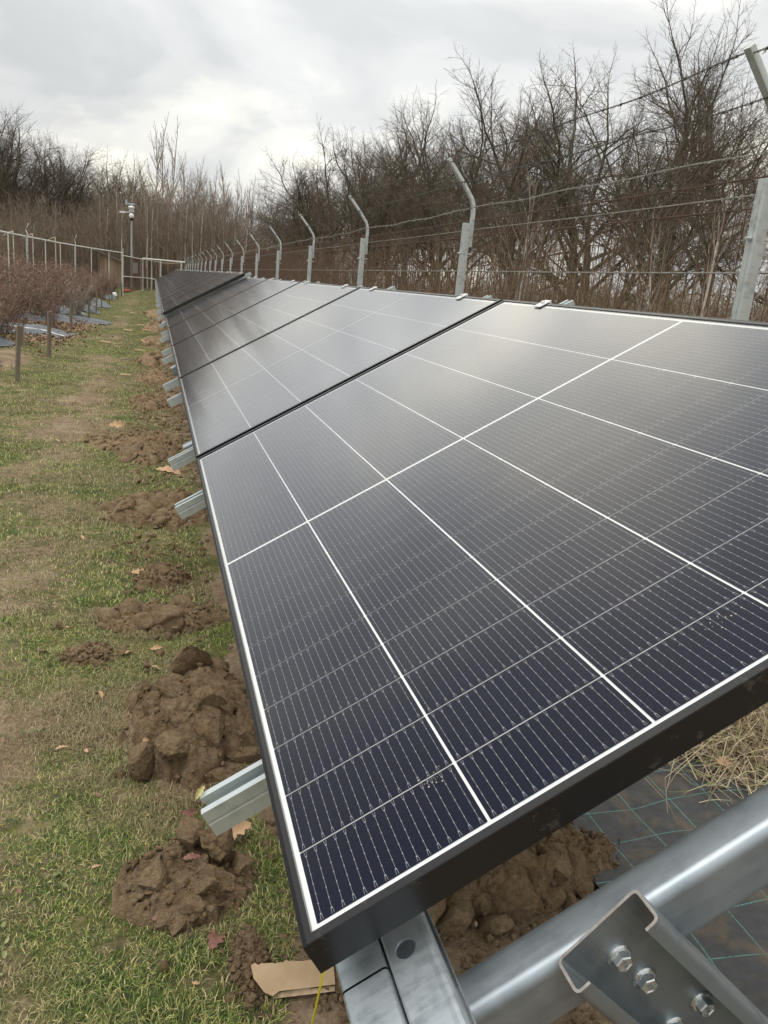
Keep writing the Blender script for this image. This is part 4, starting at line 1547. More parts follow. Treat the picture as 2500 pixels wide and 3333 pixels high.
for y_ in POSTY:
    p = obj('post', POST, fence, (0, y_ - FO.y, 0), (0, 0, 0))
    obj('post_arm', ARM, p, (0, 0.005, 0), (0, 0, 0))
    obj('post_bolt', PBOLT, p, (0, 0, 1.56), (0, 0, 0.0))
# mesh bays
XM = 0.046
HZ = [1.755, 1.708, 1.662, 1.462, 1.262, 1.062, 0.862, 0.66, 0.45, 0.25, 0.06]


def bay_meshes(L):
    b = MB()
    b2 = MB()
    for k, z in enumerate(HZ):
        t = (b2 if k in (1, 3) else b)
        xo = 0.025 if k == 1 else 0.0
        t.tube([(XM + xo, 0.0, z), (XM + xo, L * 0.5, z - 0.003), (XM + xo, L, z)], 0.0030, 5, cap=False)
    P0, P1 = [], []
    nv = int(L / 0.05)
    for k in range(nv):
        yy = 0.03 + k * 0.05
        prof = [(0.004, HZ[0] + 0.012), (0.004, HZ[0] - 0.004), (0.028, HZ[1]), (0.004, HZ[2] + 0.004), (0.004, 1.30), (0.02, 1.262), (0.004, 1.22), (0.004, 0.02)]
        for (u0, v0), (u1, v1) in zip(prof[:-1], prof[1:]):
            P0.append((XM + u0, yy, v0))
            P1.append((XM + u1, yy, v1))
    n_ = len(P0)
    return (b.mesh('horizontal_wires', M_rust, smooth=True), b2.mesh('grey_horizontal_wires', M_wire, smooth=True),
            segs_mesh('vertical_wires', P0, P1, [0.0024] * n_, [0.0024] * n_, 4, M_rust))


cacheL = {}
for y0, y1 in zip(POSTY[:-1], POSTY[1:]):
    L = round(y1 - y0, 2)
    if L not in cacheL:
        cacheL[L] = bay_meshes(L)
    A, B_, C_ = cacheL[L]
    mp = empty('mesh_panel')
    mp.parent = fence
    mp.location = (0, y0 - FO.y, 0)
    obj('horizontal_wires', A, mp)
    obj('grey_horizontal_wires', B_, mp)
    tag(obj('vertical_wires', C_, mp), kind='stuff')
# barbed strands
STR = [(-0.150, 2.060), (-0.072, 1.950), (0.015, 1.822)]
for s, (sx, sz) in enumerate(STR):
    P0, P1, R0 = [], [], []
    for bi, (y0, y1) in enumerate(zip(POSTY[:-1], POSTY[1:])):
        sag = 0.012 + 0.008 * math.sin(bi * 2.3 + s)
        fine = bi < 5
        n = 300 if fine else 12

        def pt(t):
            return np.array([sx + 0.006 * math.sin(t * 7 + s), y0 + (y1 - y0) * t - FO.y, sz - sag * 4 * t * (1 - t) + 0.004 * math.sin(t * 17 + s * 2 + bi)])
        if fine:
            for ph in (0, math.pi):
                prev = None
                for k in range(n + 1):
                    t = k / n
                    c = pt(t)
                    an = t * (y1 - y0) / 0.045 * 2 * math.pi + ph
                    c = c + np.array([math.cos(an), 0, math.sin(an)]) * 0.0022
                    if prev is not None:
                        P0.append(prev)
                        P1.append(c)
                        R0.append(0.0018)
                    prev = c
        else:
            for k in range(n):
                P0.append(pt(k / n))
                P1.append(pt((k + 1) / n))
                R0.append(0.0032)
        nb = int((y1 - y0) / 0.125)
        rr = np.random.default_rng(bi * 10 + s)
        for k in range(nb):
            c = pt((k + 0.5) / nb)
            for q in range(2):
                d = rr.normal(0, 1, 3)
                d[1] *= 0.6
                d /= np.linalg.norm(d)
                P0.append(c - d * 0.017)
                P1.append(c + d * 0.017)
                R0.append(0.0013 if fine else 0.002)
            for q in range(3):
                P0.append(c + np.array([0, -0.006 + 0.004 * q, -0.004]))
                P1.append(c + np.array([0, -0.005 + 0.004 * q, 0.004]))
                R0.append(0.003)
    obj('barbed_wire', segs_mesh('barbed_wire', P0, P1, R0, R0, 3, M_barb if s < 2 else M_wire), fence)


# ------------------------------------------------------------------ trees
def grow(seed, H, levels, spread, nkids, ratio, r0, wig=0.16, up=0.25, trunk=0.28, first_lean=0.1):
    """returns list of (p0,p1,r0,r1,level)"""
    r = random.Random(seed)
    out = []

    def branch(p, d, L, rad, lev):
        nseg = 5 if lev == 0 else (4 if lev < 3 else 3 if lev < 4 else 2 if lev < levels else 1)
        pts = [p.copy()]
        dirs = []
        cur, dd = p.copy(), d.copy()
        end_r = rad * (0.50 if lev < levels else 0.35)
        for s in range(nseg):
            w_ = wig * (0.5 if lev == 0 else 1.3)
            dd = (dd + Vector((r.gauss(0, w_), r.gauss(0, w_), r.gauss(0, w_) + up * (0.25 if lev else 0.3)))).normalized()
            nxt = cur + dd * (L / nseg)
            ra = rad + (end_r - rad) * s / nseg
            rb = rad + (end_r - rad) * (s + 1) / nseg
            out.append((cur.copy(), nxt.copy(), ra, rb, lev))
            cur = nxt
            pts.append(cur.copy())
            dirs.append(dd.copy())
        if lev >= levels:
            return
        nk = nkids[lev]
        for k in range(nk):
            t0_ = trunk if lev == 0 else 0.28
            t = t0_ + (1 - t0_) * (k + r.uniform(0.1, 0.9)) / nk
            t = min(t, 0.999)
            i = min(int(t * nseg), nseg - 1)
            q = pts[i].lerp(pts[i + 1], t * nseg - i)
            base = dirs[i]
            ax = base.orthogonal().normalized()
            ax.rotate(Matrix.Rotation(r.uniform(0, 6.283) + k * 2.4, 3, base))
            ang = math.radians(r.uniform(spread[0], spread[1])) * (1.0 if lev else 1.15 - 0.5 * t)
            nd = (base * math.cos(ang) + ax * math.sin(ang)).normalized()
            branch(q, nd, L * (ratio[lev] if isinstance(ratio, tuple) else ratio) * r.uniform(0.75, 1.15) * (1.15 - 0.35 * t), max(rad * (0.54 - 0.14 * t) * r.uniform(0.7, 1.0), 0.0024), lev + 1)
        # continuing leader
        branch(cur, dirs[-1], L * (ratio[lev] if isinstance(ratio, tuple) else ratio) * 0.9, end_r * 0.9, lev + 1)
    branch(Vector((0, 0, -0.2)), Vector((r.gauss(0, first_lean), r.gauss(0, first_lean), 1)).normalized(), H, r0, 0)
    return out


def tree_meshes(segs, cut, m_trunk, m_crown, rmin):
    a = [s for s in segs if s[4] <= cut]
    c = [s for s in segs if s[4] > cut]

    def mk(nm, L, n, m):
        return segs_mesh(nm, [s[0][:] for s in L], [s[1][:] for s in L], [max(s[2], rmin) for s in L], [max(s[3], rmin * 0.7) for s in L], n, m)
    return mk('trunk', a, 7, m_trunk), mk('crown', c, 3, m_crown)


OAKS = []
for i in range(4):
    sg = grow(31 + i, 4.0, 5, (22, 60), (7, 6, 6, 5, 4), (0.95, 0.66, 0.56, 0.50, 0.46), 0.19, 0.12, 0.13, 0.38)
    top = max(s[1].z for s in sg)
    sg = [(p0 * (10.0 / top), p1 * (10.0 / top), r0_, r1_, l) for p0, p1, r0_, r1_, l in sg]
    OAKS.append(tree_meshes(sg, 2, M_bark, M_twig, 0.0034))
    print('oak', i, len(sg), top)
BIR = []
for i in range(5):
    sg = grow(71 + i, 6.0, 3, (22, 42), (14, 4, 3), 0.27, 0.055, 0.06, 0.35, 0.35, 0.05)
    top = max(s[1].z for s in sg)
    sg = [(p0 * (8.0 / top), p1 * (8.0 / top), r0_, r1_, l) for p0, p1, r0_, r1_, l in sg]
    BIR.append(tree_meshes(sg, 0, M_birch, M_ptwig, 0.006))


def place_tree(kind, lib, idx, x, y, h, base_h, rz, label, group):
    root = empty(kind, (x, y, T(x, y)), (0, 0, rz), label=label, cat='tree', group=group)
    s = h / base_h
    wd = (1.12 + 0.16 * math.sin(x * 7 + y)) if kind == 'oak_tree' else 1.0
    root.scale = (s * wd, s * wd, s)
    obj('trunk', lib[idx][0], root)
    obj('crown', lib[idx][1], root)
    return root


# right side oaks: (x, y, height)
R_OAK = [(22.5, 29, 13.2), (19.3, 27, 12.6), (17.8, 31, 12.6), (15.2, 27, 10.6), (14.4, 31, 10.3), (13.6, 36, 11.0), (12.6, 34, 9.6), (11.6, 38, 9.8), (12.6, 44, 11.2), (11.6, 46, 10.6), (10.2, 46, 10.0),
         (9.0, 50, 9.0), (7.9, 54, 8.8), (14.5, 21, 8.2), (11.6, 19, 6.3), (10.2, 22, 6.8), (9.4, 27, 7.2), (8.4, 31, 7.0), (25.5, 27, 13.5), (16.2, 15.5, 7.4), (8.0, 40, 7.8)]
side = sorted(range(len(R_OAK)), key=lambda i: -R_OAK[i][0] / R_OAK[i][1])
for rank, i in enumerate(side):
    x_, y_, h_ = R_OAK[i]
    place_tree('oak_tree', OAKS, i % 4, x_, y_, h_, 10.0, i * 1.9, 'bare oak with a wide twiggy crown behind the fence, %s counted from the right edge' % (ORD[rank] if rank else 'first'), 'bare oaks behind the right fence')
L_OAK = [(-17.5, 66, 14.0), (-14.3, 72, 14.3), (-12.2, 70, 12.3), (-10.6, 74, 11.9), (-9.0, 69, 10.9), (-7.4, 72, 11.3), (-5.9, 70, 10.9), (-4.4, 72, 10.9), (-3.0, 76, 10.6), (-20, 70, 15), (-13, 80, 12.8), (-8, 80, 12.2), (-5, 82, 11.8), (-16, 78, 14.5), (-1.0, 80, 10.8), (1.5, 84, 11.6), (4.0, 82, 11.0), (6.5, 78, 10.2), (-2.2, 88, 12.0)]
side = sorted(range(len(L_OAK)), key=lambda i: L_OAK[i][0] / L_OAK[i][1])
for rank, i in enumerate(side):
    x_, y_, h_ = L_OAK[i]
    place_tree('oak_tree', OAKS, (i + 3) % 4, x_, y_, h_, 10.0, i * 2.3, 'bare dark oak on the far left treeline, %s counted from the left edge' % (ORD[rank] if rank else 'first'), 'bare oaks on the far left treeline')
BIRL = [(-2.6, 60, 8.2), (-1.9, 66, 9.5), (-1.2, 62, 8.8), (-0.5, 58, 8.0), (0.1, 66, 11.9), (0.6, 70, 13.4), (1.2, 69, 13.0), (1.7, 62, 9.2), (2.3, 66, 10.0), (2.9, 62, 9.0), (3.5, 68, 10.4), (4.1, 64, 9.2), (4.7, 66, 9.6),
        (5.4, 68, 10.0), (6.1, 66, 8.8), (-3.6, 60, 7.6), (0.9, 60, 8.6), (2.0, 57, 7.9), (6.9, 70, 9.8), (3.2, 57, 7.6), (7.7, 68, 9.4), (-6.6, 60, 5.8), (-9.5, 60, 5.6)]
BIRL = BIRL[:23] + [(-0.55 + 0.42 * k + 0.15 * math.sin(k * 5), 53.6 + 2.2 * abs(math.sin(k * 2.7)), 6.6 + 0.8 * math.sin(k * 3.3)) for k in range(15)] + [(-2.2, 54, 6.2), (-3.1, 56, 6.4)]
side = sorted(range(len(BIRL)), key=lambda i: BIRL[i][0] / BIRL[i][1])
for rank, i in enumerate(side):
    x_, y_, h_ = BIRL[i]
    place_tree('young_birch', BIR, i % 5, x_, y_, h_, 8.0, i * 1.3, 'slender pale birch in the far thicket, %s counted from the left' % (ORD[rank] if rank else 'first'), 'slender pale birches in the far thicket')
for i, (x_, y_, h_, lab) in enumerate([(2.75, 3.15, 2.35, 'thin pale sapling just behind the fence near the first post'), (3.1, 6.25, 2.45, 'thin white stemmed sapling between the first two posts'),
                                       (3.3, 6.75, 2.0, 'leaning thin sapling left of the white stemmed one'), (3.5, 4.6, 2.1, 'reddish thin sapling in the first fence bay'), (4.4, 5.6, 2.6, 'bushy thin sapling farther back in the first bay')]):
    rt = place_tree('sapling', BIR, (i + 1) % 5, x_, y_, h_, 8.0, i * 2.1, lab, 'saplings close behind the fence')
    rt.rotation_euler = (0.06 * math.sin(i * 3), 0.10 * math.cos(i * 2), i)


# ------------------------------------------------------------------ thickets (uncountable stems)
def thicket(name, n, fx_, fy_, hf, r0, seed, m, label, ntw=5, tw=0.28, lean=0.07, dens=None):
    r = np.random.default_rng(seed)
    x = r.uniform(fx_[0], fx_[1], n)
    y = r.uniform(fy_[0], fy_[1], n)
    if dens is not None:
        k = dens(x, y, r.uniform(0, 1, n))
        x, y = x[k], y[k]
        n = len(x)
    h = hf(x, y) * r.uniform(0.62, 1.08, n)
    z = terrain(x, y) - 0.05
    P = np.stack([x, y, z], -1)
    d = np.stack([r.normal(0, lean, n), r.normal(0, lean, n), np.ones(n)], -1)
    A, B_, RA, RB = [], [], [], []
    K = 4
    rad = r0 * r.uniform(0.6, 1.4, n)
    for s in range(K):
        d = d + np.stack([r.normal(0, lean, n), r.normal(0, lean, n), np.zeros(n)], -1)
        Pn = P + d * (h / K)[:, None]
        A.append(P)
        B_.append(Pn)
        RA.append(rad * (1 - s / K * 0.85))
        RB.append(rad * (1 - (s + 1) / K * 0.85))
        if s >= 1 or ntw > 6:
            for q in range(ntw if s else ntw // 2):
                t = r.uniform(0, 1, n)[:, None]
                o = P + (Pn - P) * t
                az = r.uniform(0, 6.283, n)
                e = r.uniform(0.5, 1.2, n)
                L = h * tw * r.uniform(0.3, 1.0, n) * (1.1 - 0.2 * s)
                t1 = o + np.stack([np.cos(az) * np.cos(e), np.sin(az) * np.cos(e), np.sin(e)], -1) * L[:, None]
                A.append(o)
                B_.append(t1)
                RA.append(rad * 0.42)
                RB.append(rad * 0.12)
        P = Pn
    me = segs_mesh(name, np.concatenate(A), np.concatenate(B_), np.concatenate(RA), np.concatenate(RB), 3, m)
    return tag(obj(name, me), label, kind='stuff')


thicket('far_thicket', 4700, (-24, 12), (53.5, 66), lambda x, y: 4.9 + 1.3 * sstep(-6, -1, x) + 0.9 * fb2(x, y, 0.5, 2, 3), 0.020, 1, M_thick, 'dense brown thicket of thin stems filling the far end', 3)
thicket('far_thicket', 1000, (-22, 10), (66, 84), lambda x, y: 6.2 + 0.9 * fb2(x, y, 0.4, 2, 6), 0.028, 8, M_thick, 'second rank of brown stems behind the far thicket', 3)
thicket('sapling_stand', 5200, (2.1, 6.5), (5.8, 52), lambda x, y: 1.9 + 0.012 * y + 0.25 * fb2(x, y, 0.8, 2, 3) + 0.35 * sstep(2.5, 6, x), 0.0075, 2, M_reed, 'tall brown reedy stems standing against the fence', 3, 0.22, 0.03,
        dens=lambda x, y, u: u < (0.35 + 0.65 * np.exp(-(y - 5.8) / 14)))
thicket('undergrowth', 3400, (5.0, 30), (3, 50), lambda x, y: 1.75 + 0.03 * x + 0.5 * fb2(x, y, 0.3, 2, 13), 0.009, 4, M_reed, 'brown undergrowth below the oaks', 3, 0.38, 0.16,
        dens=lambda x, y, u: (x > 4.5) & (u < 1.0))
thicket('undergrowth', 1500, (8, 40), (12, 60), lambda x, y: 2.3 + 0.4 * fb2(x, y, 0.3, 2, 13), 0.014, 14, M_thick, 'darker undergrowth deeper in the wood', 3, 0.36, 0.16)
thicket('undergrowth', 420, (2.3, 5.2), (2.2, 7.5), lambda x, y: 1.5 + 0.4 * fb2(x, y, 1, 2, 13), 0.005, 24, M_reed, 'sparse thin shoots right behind the first fence bay', 4, 0.3, 0.14)
thicket('left_thicket', 1700, (-32, -7), (40, 58), lambda x, y: 2.6 + 0.06 * (y - 40) + 0.5 * fb2(x, y, 0.3, 2, 19), 0.015, 34, M_thick, 'low brown brush behind the left fence', 3, 0.36, 0.16)

thicket('undergrowth', 1700, (20, 62), (14, 78), lambda x, y: 3.2 + 0.6 * fb2(x, y, 0.2, 2, 15), 0.03, 44, M_thick, 'distant brown brush closing the view under the oaks', 3, 0.36, 0.16)

# ------------------------------------------------------------------ blueberry bushes
def bush_meshes(seed, red=False, stem=None):
    r = random.Random(seed)
    sg = []
    lv = []
    for k in range(26):
        az = r.uniform(0, 6.283)
        e = r.uniform(0.9, 1.5)
        d = Vector((math.cos(az) * math.cos(e), math.sin(az) * math.cos(e), math.sin(e)))
        p = Vector((r.gauss(0, 0.05), r.gauss(0, 0.05), -0.03))
        L = r.uniform(0.5, 1.0)
        rad = 0.008
        for s in range(5):
            d = (d + Vector((r.gauss(0, 0.14), r.gauss(0, 0.14), r.gauss(0, 0.08)))).normalized()
            q = p + d * L / 5
            sg.append((p, q, rad, rad * 0.8))
            rad *= 0.8
            if s > 0:
                for t in range(4):
                    az2 = r.uniform(0, 6.283)
                    dd = (d * 0.8 + Vector((math.cos(az2), math.sin(az2), r.uniform(-0.1, 0.6)))).normalized()
                    o = p.lerp(q, r.random())
                    l2 = r.uniform(0.08, 0.24)
                    m_ = o + dd * l2 * 0.5
                    dd2 = (dd + Vector((r.gauss(0, 0.3), r.gauss(0, 0.3), r.gauss(0, 0.3) + 0.3))).normalized()
                    e_ = m_ + dd2 * l2 * 0.5
                    sg.append((o, m_, 0.0035, 0.003))
                    sg.append((m_, e_, 0.003, 0.0018))
                    for u in range(3):
                        az3 = r.uniform(0, 6.283)
                        o3 = m_.lerp(e_, r.random())
                        f_ = o3 + Vector((math.cos(az3), math.sin(az3), r.uniform(-0.2, 0.9))).normalized() * r.uniform(0.03, 0.09)
                        sg.append((o3, f_, 0.002, 0.0012))
                        if not red and r.random() < 0.5:
                            lv.append(f_)
                        if not red and r.random() < 0.15:
                            lv.append(e_ + Vector((r.gauss(0, 0.03), r.gauss(0, 0.03), r.gauss(0, 0.03))))
            p = q
    st = segs_mesh('stems', [s[0][:] for s in sg], [s[1][:] for s in sg], [s[2] for s in sg], [s[3] for s in sg], 3, stem or M_bstem)
    if not lv:
        return st, None
    rg = np.random.default_rng(seed)
    C0 = np.array([v[:] for v in lv])
    n = len(C0)
    a_ = rg.normal(0, 1, (n, 3))
    a_ /= np.linalg.norm(a_, axis=1, keepdims=True)
    c_ = np.cross(a_, rg.normal(0, 1, (n, 3)))
    c_ /= np.linalg.norm(c_, axis=1, keepdims=True)
    s = rg.uniform(0.010, 0.020, n)[:, None]
    V = np.stack([C0 - a_ * s, C0 + c_ * s * 0.5, C0 + a_ * s, C0 - c_ * s * 0.5], 1).reshape(-1, 3)
    return st, mesh_np('leaves', V, np.arange(n)[:, None] * 4 + np.arange(4)[None], M_bleaf)


BUSH = [bush_meshes(1), bush_meshes(2), bush_meshes(3), bush_meshes(4, True), bush_meshes(5, True, M_ptwig)]
BUSHES = [(-3.35, 15.9, 1.35, 0), (-2.85, 14.3, 0.75, 1), (-2.45, 17.6, 1.15, 2), (-2.05, 15.9, 0.55, 3), (-3.0, 19.4, 1.2, 1), (-1.95, 20.2, 0.95, 4), (-2.6, 22.2, 1.15, 0), (-3.5, 22.5, 1.25, 2), (-2.05, 24.5, 1.0, 1),
          (-2.9, 25.6, 1.1, 3), (-2.1, 28.0, 1.0, 2), (-2.6, 30.0, 1.05, 0), (-1.95, 31.2, 1.0, 3), (-2.0, 34.0, 1.0, 1), (-3.2, 27.8, 1.1, 0), (-2.3, 12.0, 0.85, 2), (-3.9, 19.0, 1.3, 1), (-4.2, 24.0, 1.3, 2), (-2.9, 12.2, 1.1, 0), (-3.6, 31.0, 1.2, 1), (-1.9, 37.0, 0.9, 0), (-2.6, 15.7, 1.0, 1), (-3.1, 13.4, 1.2, 2), (-2.3, 18.9, 1.0, 0), (-2.5, 24.0, 1.1, 3), (-3.0, 29.5, 1.1, 2)]
order = sorted(range(len(BUSHES)), key=lambda i: BUSHES[i][1])
for rank, i in enumerate(order):
    x_, y_, s, kd = BUSHES[i]
    look = 'reddish leafless' if kd == 3 else 'pale leafless' if kd == 4 else 'brown leaved'
    rt = empty('blueberry_bush', (x_, y_, T(x_, y_)), (0, 0, i * 1.7), label='%s berry bush left of the stakes, %s from the camera' % (look, ORD[rank]), cat='bush', group='berry bushes left of the path')
    rt.scale = (s * 1.12, s * 1.12, s * 1.15)
    obj('stems', BUSH[kd][0], rt)
    if BUSH[kd][1]:
        obj('leaves', BUSH[kd][1], rt)

# ground sheets around the bushes
def sheet(cx_, cy_, lx, ly, rz, hump, seed, label, m=M_mulch, line=False):
    nu, nv = 46, 26
    U, Vv = np.meshgrid(np.linspace(-1, 1, nu), np.linspace(-1, 1, nv), indexing='ij')
    w_ = 1 - 0.35 * sstep(0.2, 1, U)
    xl = U * lx / 2 + 0.05 * fb2(U * 2, Vv * 2, 1.5, 2, seed)
    yl = Vv * ly / 2 * w_ + 0.06 * fb2(U * 3 + 9, Vv, 1.5, 2, seed)
    X_ = cx_ + xl * math.cos(rz) - yl * math.sin(rz)
    Y_ = cy_ + xl * math.sin(rz) + yl * math.cos(rz)
    Z_ = terrain(X_, Y_) + 0.012 + hump * np.clip(1 - Vv ** 2, 0, 1) * np.clip(1 - np.abs(U) ** 3, 0, 1) + 0.03 * np.abs(fb2(U * 4, Vv * 4 + U * 2, 1.3, 3, seed + 2))
    V = np.stack([X_ - cx_, Y_ - cy_, Z_ - T(cx_, cy_)], -1).reshape(-1, 3)
    i2, j2 = np.meshgrid(np.arange(nu - 1), np.arange(nv - 1), indexing='ij')
    a_ = (i2 * nv + j2).ravel()
    F = np.stack([a_, a_ + nv, a_ + nv + 1, a_ + 1], -1)
    mi = ((j2.ravel() == 7) & line).astype(int) if line else None
    me = mesh_np('weed_sheet', V, F, [m, M_mulchline], True, mi)
    tag(obj('weed_sheet', me, None, (cx_, cy_, T(cx_, cy_))), label, 'weed sheet', 'grey weed sheets under the bushes')


sheet(-2.72, 14.9, 2.3, 2.0, math.radians(-8), 0.10, 1, 'large grey weed sheet with a white line behind the second stake', line=True)
sheet(-2.55, 11.9, 1.0, 1.1, 0.1, 0.10, 2, 'dark weed sheet at the left edge of the photo')
sheet(-2.35, 17.8, 1.3, 1.2, -0.2, 0.16, 3, 'rumpled grey sheet under the middle bushes')
sheet(-2.75, 21.0, 1.9, 1.6, 0.2, 0.18, 4, 'grey sheet between the bushes further back')
sheet(-2.0, 22.8, 0.9, 1.4, 0.1, 0.16, 5, 'small bluish sheet fold behind the pale bush')
sheet(-1.55, 19.3, 0.75, 1.9, 0.3, 0.05, 6, 'torn dark sheet strip reaching onto the path')
sheet(-2.1, 27.0, 1.2, 3.0, 0.1, 0.18, 7, 'distant grey sheet along the bush row')
sheet(-3.4, 18.0, 1.3, 2.2, 0.1, 0.15, 8, 'grey sheet at the foot of the left bushes')
sheet(-1.85, 33.5, 0.5, 2.6, 0.0, 0.12, 9, 'farthest grey sheet near the fence corner')
sheet(-1.93, 9.1, 0.20, 1.2, 0.0, 0.015, 10, 'narrow dark sheet strip by the first stake')
r = np.random.default_rng(31)
n = 2600
x = np.concatenate([r.normal(-1.95, 0.30, n), r.normal(-2.0, 0.3, n // 2)])
y = np.concatenate([r.normal(17.0, 0.9, n), r.normal(13.6, 1.0, n // 2)])
n = len(x)
s = r.uniform(0.012, 0.03, n)
an = r.uniform(0, 6.28, n)
z = terrain(x, y) + r.uniform(0.01, 0.05, n)
tl = r.normal(0, 0.5, (n, 2))
Vs = []
for kx, ky in ((1, 0), (0, 0.6), (-1, 0), (0, -0.6)):
    u = kx * s * np.cos(an) - ky * s * np.sin(an)
    v = kx * s * np.sin(an) + ky * s * np.cos(an)
    Vs.append(np.stack([x + u, y + v, z + tl[:, 0] * u + tl[:, 1] * v], -1))
tag(obj('bark_mulch', mesh_np('bark_mulch', np.stack(Vs, 1).reshape(-1, 3), np.arange(n)[:, None] * 4 + np.arange(4)[None], M_litter)),
    'orange brown wood chips and dead leaves under the bushes', kind='stuff')

# ------------------------------------------------------------------ stakes
STK = [(-1.555, 8.70, 0.60, 'nearest wooden stake with a short board screwed to its top'), (-1.525, 11.25, 0.62, 'second wooden stake, in front of the grey sheet'), (-1.645, 15.6, 0.56, 'third wooden stake, beside the bushes'),
       (-1.60, 19.5, 0.56, 'fourth wooden stake, thin, by the torn sheet'), (-1.62, 22.2, 0.60, 'fifth wooden stake'), (-1.66, 25.4, 0.6, 'sixth wooden stake'), (-1.60, 28.5, 0.6, 'seventh wooden stake, small'),
       (-1.66, 31.5, 0.6, 'eighth wooden stake, small'), (-1.55, 34.2, 0.6, 'ninth wooden stake, small'), (-1.5, 36.8, 0.6, 'farthest wooden stake near the fence corner')]
for i, (x_, y_, h_, lab) in enumerate(STK):
    rt = empty('stake', (x_, y_, T(x_, y_)), (0.03 * math.sin(i * 2), 0.04 + 0.03 * math.cos(i * 3), 0.5 + 0.2 * i), label=lab + (' of the row from the camera' if i > 3 else ''), cat='stake', group='wooden stakes along the path')
    b = MB()
    b.box(-0.021, 0.021, -0.016, 0.016, -0.05, h_)
    b.build('stake_post', M_wood, rt, bevel=0.002)
    if i < 4:
        b = MB()
        b.box(0.0215, 0.040, -0.030, 0.030, h_ - 0.22, h_ + 0.004)
        b.build('cleat', M_wood, rt, bevel=0.002)

# ------------------------------------------------------------------ left pipe fence, gate, far fence, camera pole, shed
lf = empty('pipe_fence', (-1.5, 37.3, ZG), label='whitish pipe fence with a long top rail crossing behind the bushes', cat='fence')
LP_ = [(-1.46, 37.3, 1.10), (-2.49, 33.05, 1.10), (-3.18, 28.6, 1.10), (-3.70, 22.6, 1.10), (-4.15, 15.5, 1.10)]
lo = Vector((-1.5, 37.3, ZG))
b = MB()
b.tube([Vector(p) - lo for p in LP_], 0.022, 8)
b.build('top_rail', M_fpipe, lf, smooth=True)


def lf_pt(y):
    for (x0, y0, _), (x1, y1, _) in zip(LP_[:-1], LP_[1:]):
        if y1 <= y <= y0:
            t = (y - y0) / (y1 - y0)
            return x0 + (x1 - x0) * t
    return LP_[-1][0]


for y_, kind, top in [(22.2, 0, 1.08), (22.75, 1, 1.17), (24.2, 2, 1.12), (24.9, 1, 1.20), (26.5, 0, 1.08), (28.0, 1, 1.25), (28.7, 0, 1.08), (30.6, 2, 1.12), (33.0, 0, 1.08), (35.2, 0, 1.06), (37.2, 0, 1.3), (20.0, 0, 1.08), (17.6, 0, 1.08)]:
    b = MB()
    r_ = 0.016 if kind < 2 else 0.030
    b.tube([(0, 0, 0), (0, 0, top - ZG)], r_, 8)
    p = b.build('post', M_fpipe2 if kind == 1 else (M_post if kind == 2 else M_fpipe), lf, loc=(lf_pt(y_) - lo.x + 0.03, y_ - lo.y, 0), smooth=True)
    if kind == 2:
        b = MB()
        b.tube([(0.02, 0, top - ZG - 0.25), (0.02, 0, top - ZG + 0.04), (-0.02, 0, top - ZG + 0.16), (0.06, -0.06, top - ZG + 0.32)], 0.014, 6)
        b.build('post_arm', M_fpipe, p, smooth=True)
    if kind == 1:
        b = MB()
        b.tube([(0, 0, top - ZG), (-0.10, 0.1, top - ZG - 0.03), (-0.32, 0.5, top - ZG - 0.13)], 0.012, 6)
        b.build('bent_pipe', M_fpipe2, p, smooth=True)

gate = empty('gate', (-1.3, 43, ZG), label='pipe framed wire gate closing the end of the path', cat='gate')
go = Vector((-1.3, 43, ZG))
g1, g2 = Vector((-1.50, 38.5, 0)), Vector((-0.80, 49.5, 0))


def seg_obj(name, p, q, r_, m, par, org, sm=True):
    b = MB()
    b.tube([Vector(p) - org, Vector(q) - org], r_, 8)
    return b.build(name, m, par, smooth=sm)


for nm, zz in (('top_bar', 1.0), ('middle_bar', 0.10)):
    seg_obj(nm, (g1.x, g1.y, zz), (g2.x, g2.y, zz + (0.03 if zz > 0.5 else -0.12)), 0.024, M_fpipe, gate, go)
seg_obj('gate_post', (g1.x - 0.05, g1.y, ZG), (g1.x - 0.03, g1.y, 1.15), 0.026, M_fpipe, gate, go)
seg_obj('gate_post', (g2.x, g2.y, ZG), (g2.x, g2.y, 1.08), 0.045, M_fpipe, gate, go)
seg_obj('gate_stile', (g2.x - 0.09, g2.y - 0.1, ZG + 0.1), (g2.x - 0.09, g2.y - 0.1, 1.05), 0.025, M_fpipe, gate, go)


def wire_sheet(name, par, org, a_, c_, z0, z1, step, rad, m):
    a_, c_ = Vector(a_), Vector(c_)
    L = (c_ - a_).length
    P0, P1 = [], []
    n = int(L / step)
    for k in range(n + 1):
        q = a_.lerp(c_, k / n)
        P0.append((q.x - org.x, q.y - org.y, z0 - org.z))
        P1.append((q.x - org.x, q.y - org.y, z1 - org.z))
    nz = int((z1 - z0) / step)
    for k in range(nz + 1):
        zz = z0 + (z1 - z0) * k / nz - org.z
        P0.append((a_.x - org.x, a_.y - org.y, zz))
        P1.append((c_.x - org.x, c_.y - org.y, zz))
    n = len(P0)
    o = obj(name, segs_mesh(name, P0, P1, [rad] * n, [rad] * n, 3, m), par)
    o['kind'] = 'stuff'


wire_sheet('wire_mesh', gate, go, g1, g2, ZG + 0.08, 0.98, 0.08, 0.0028, M_rust)
wire_sheet('wire_mesh', lf, lo, (-1.46, 37.3, 0), (-2.49, 33.05, 0), ZG + 0.08, 1.08, 0.08, 0.0022, M_rust)
wire_sheet('wire_mesh', lf, lo, (-2.49, 33.05, 0), (-3.18, 28.6, 0), ZG + 0.08, 1.08, 0.08, 0.0022, M_rust)
wire_sheet('wire_mesh', lf, lo, (-3.18, 28.6, 0), (-3.70, 22.6, 0), ZG + 0.08, 1.08, 0.08, 0.002, M_rust)

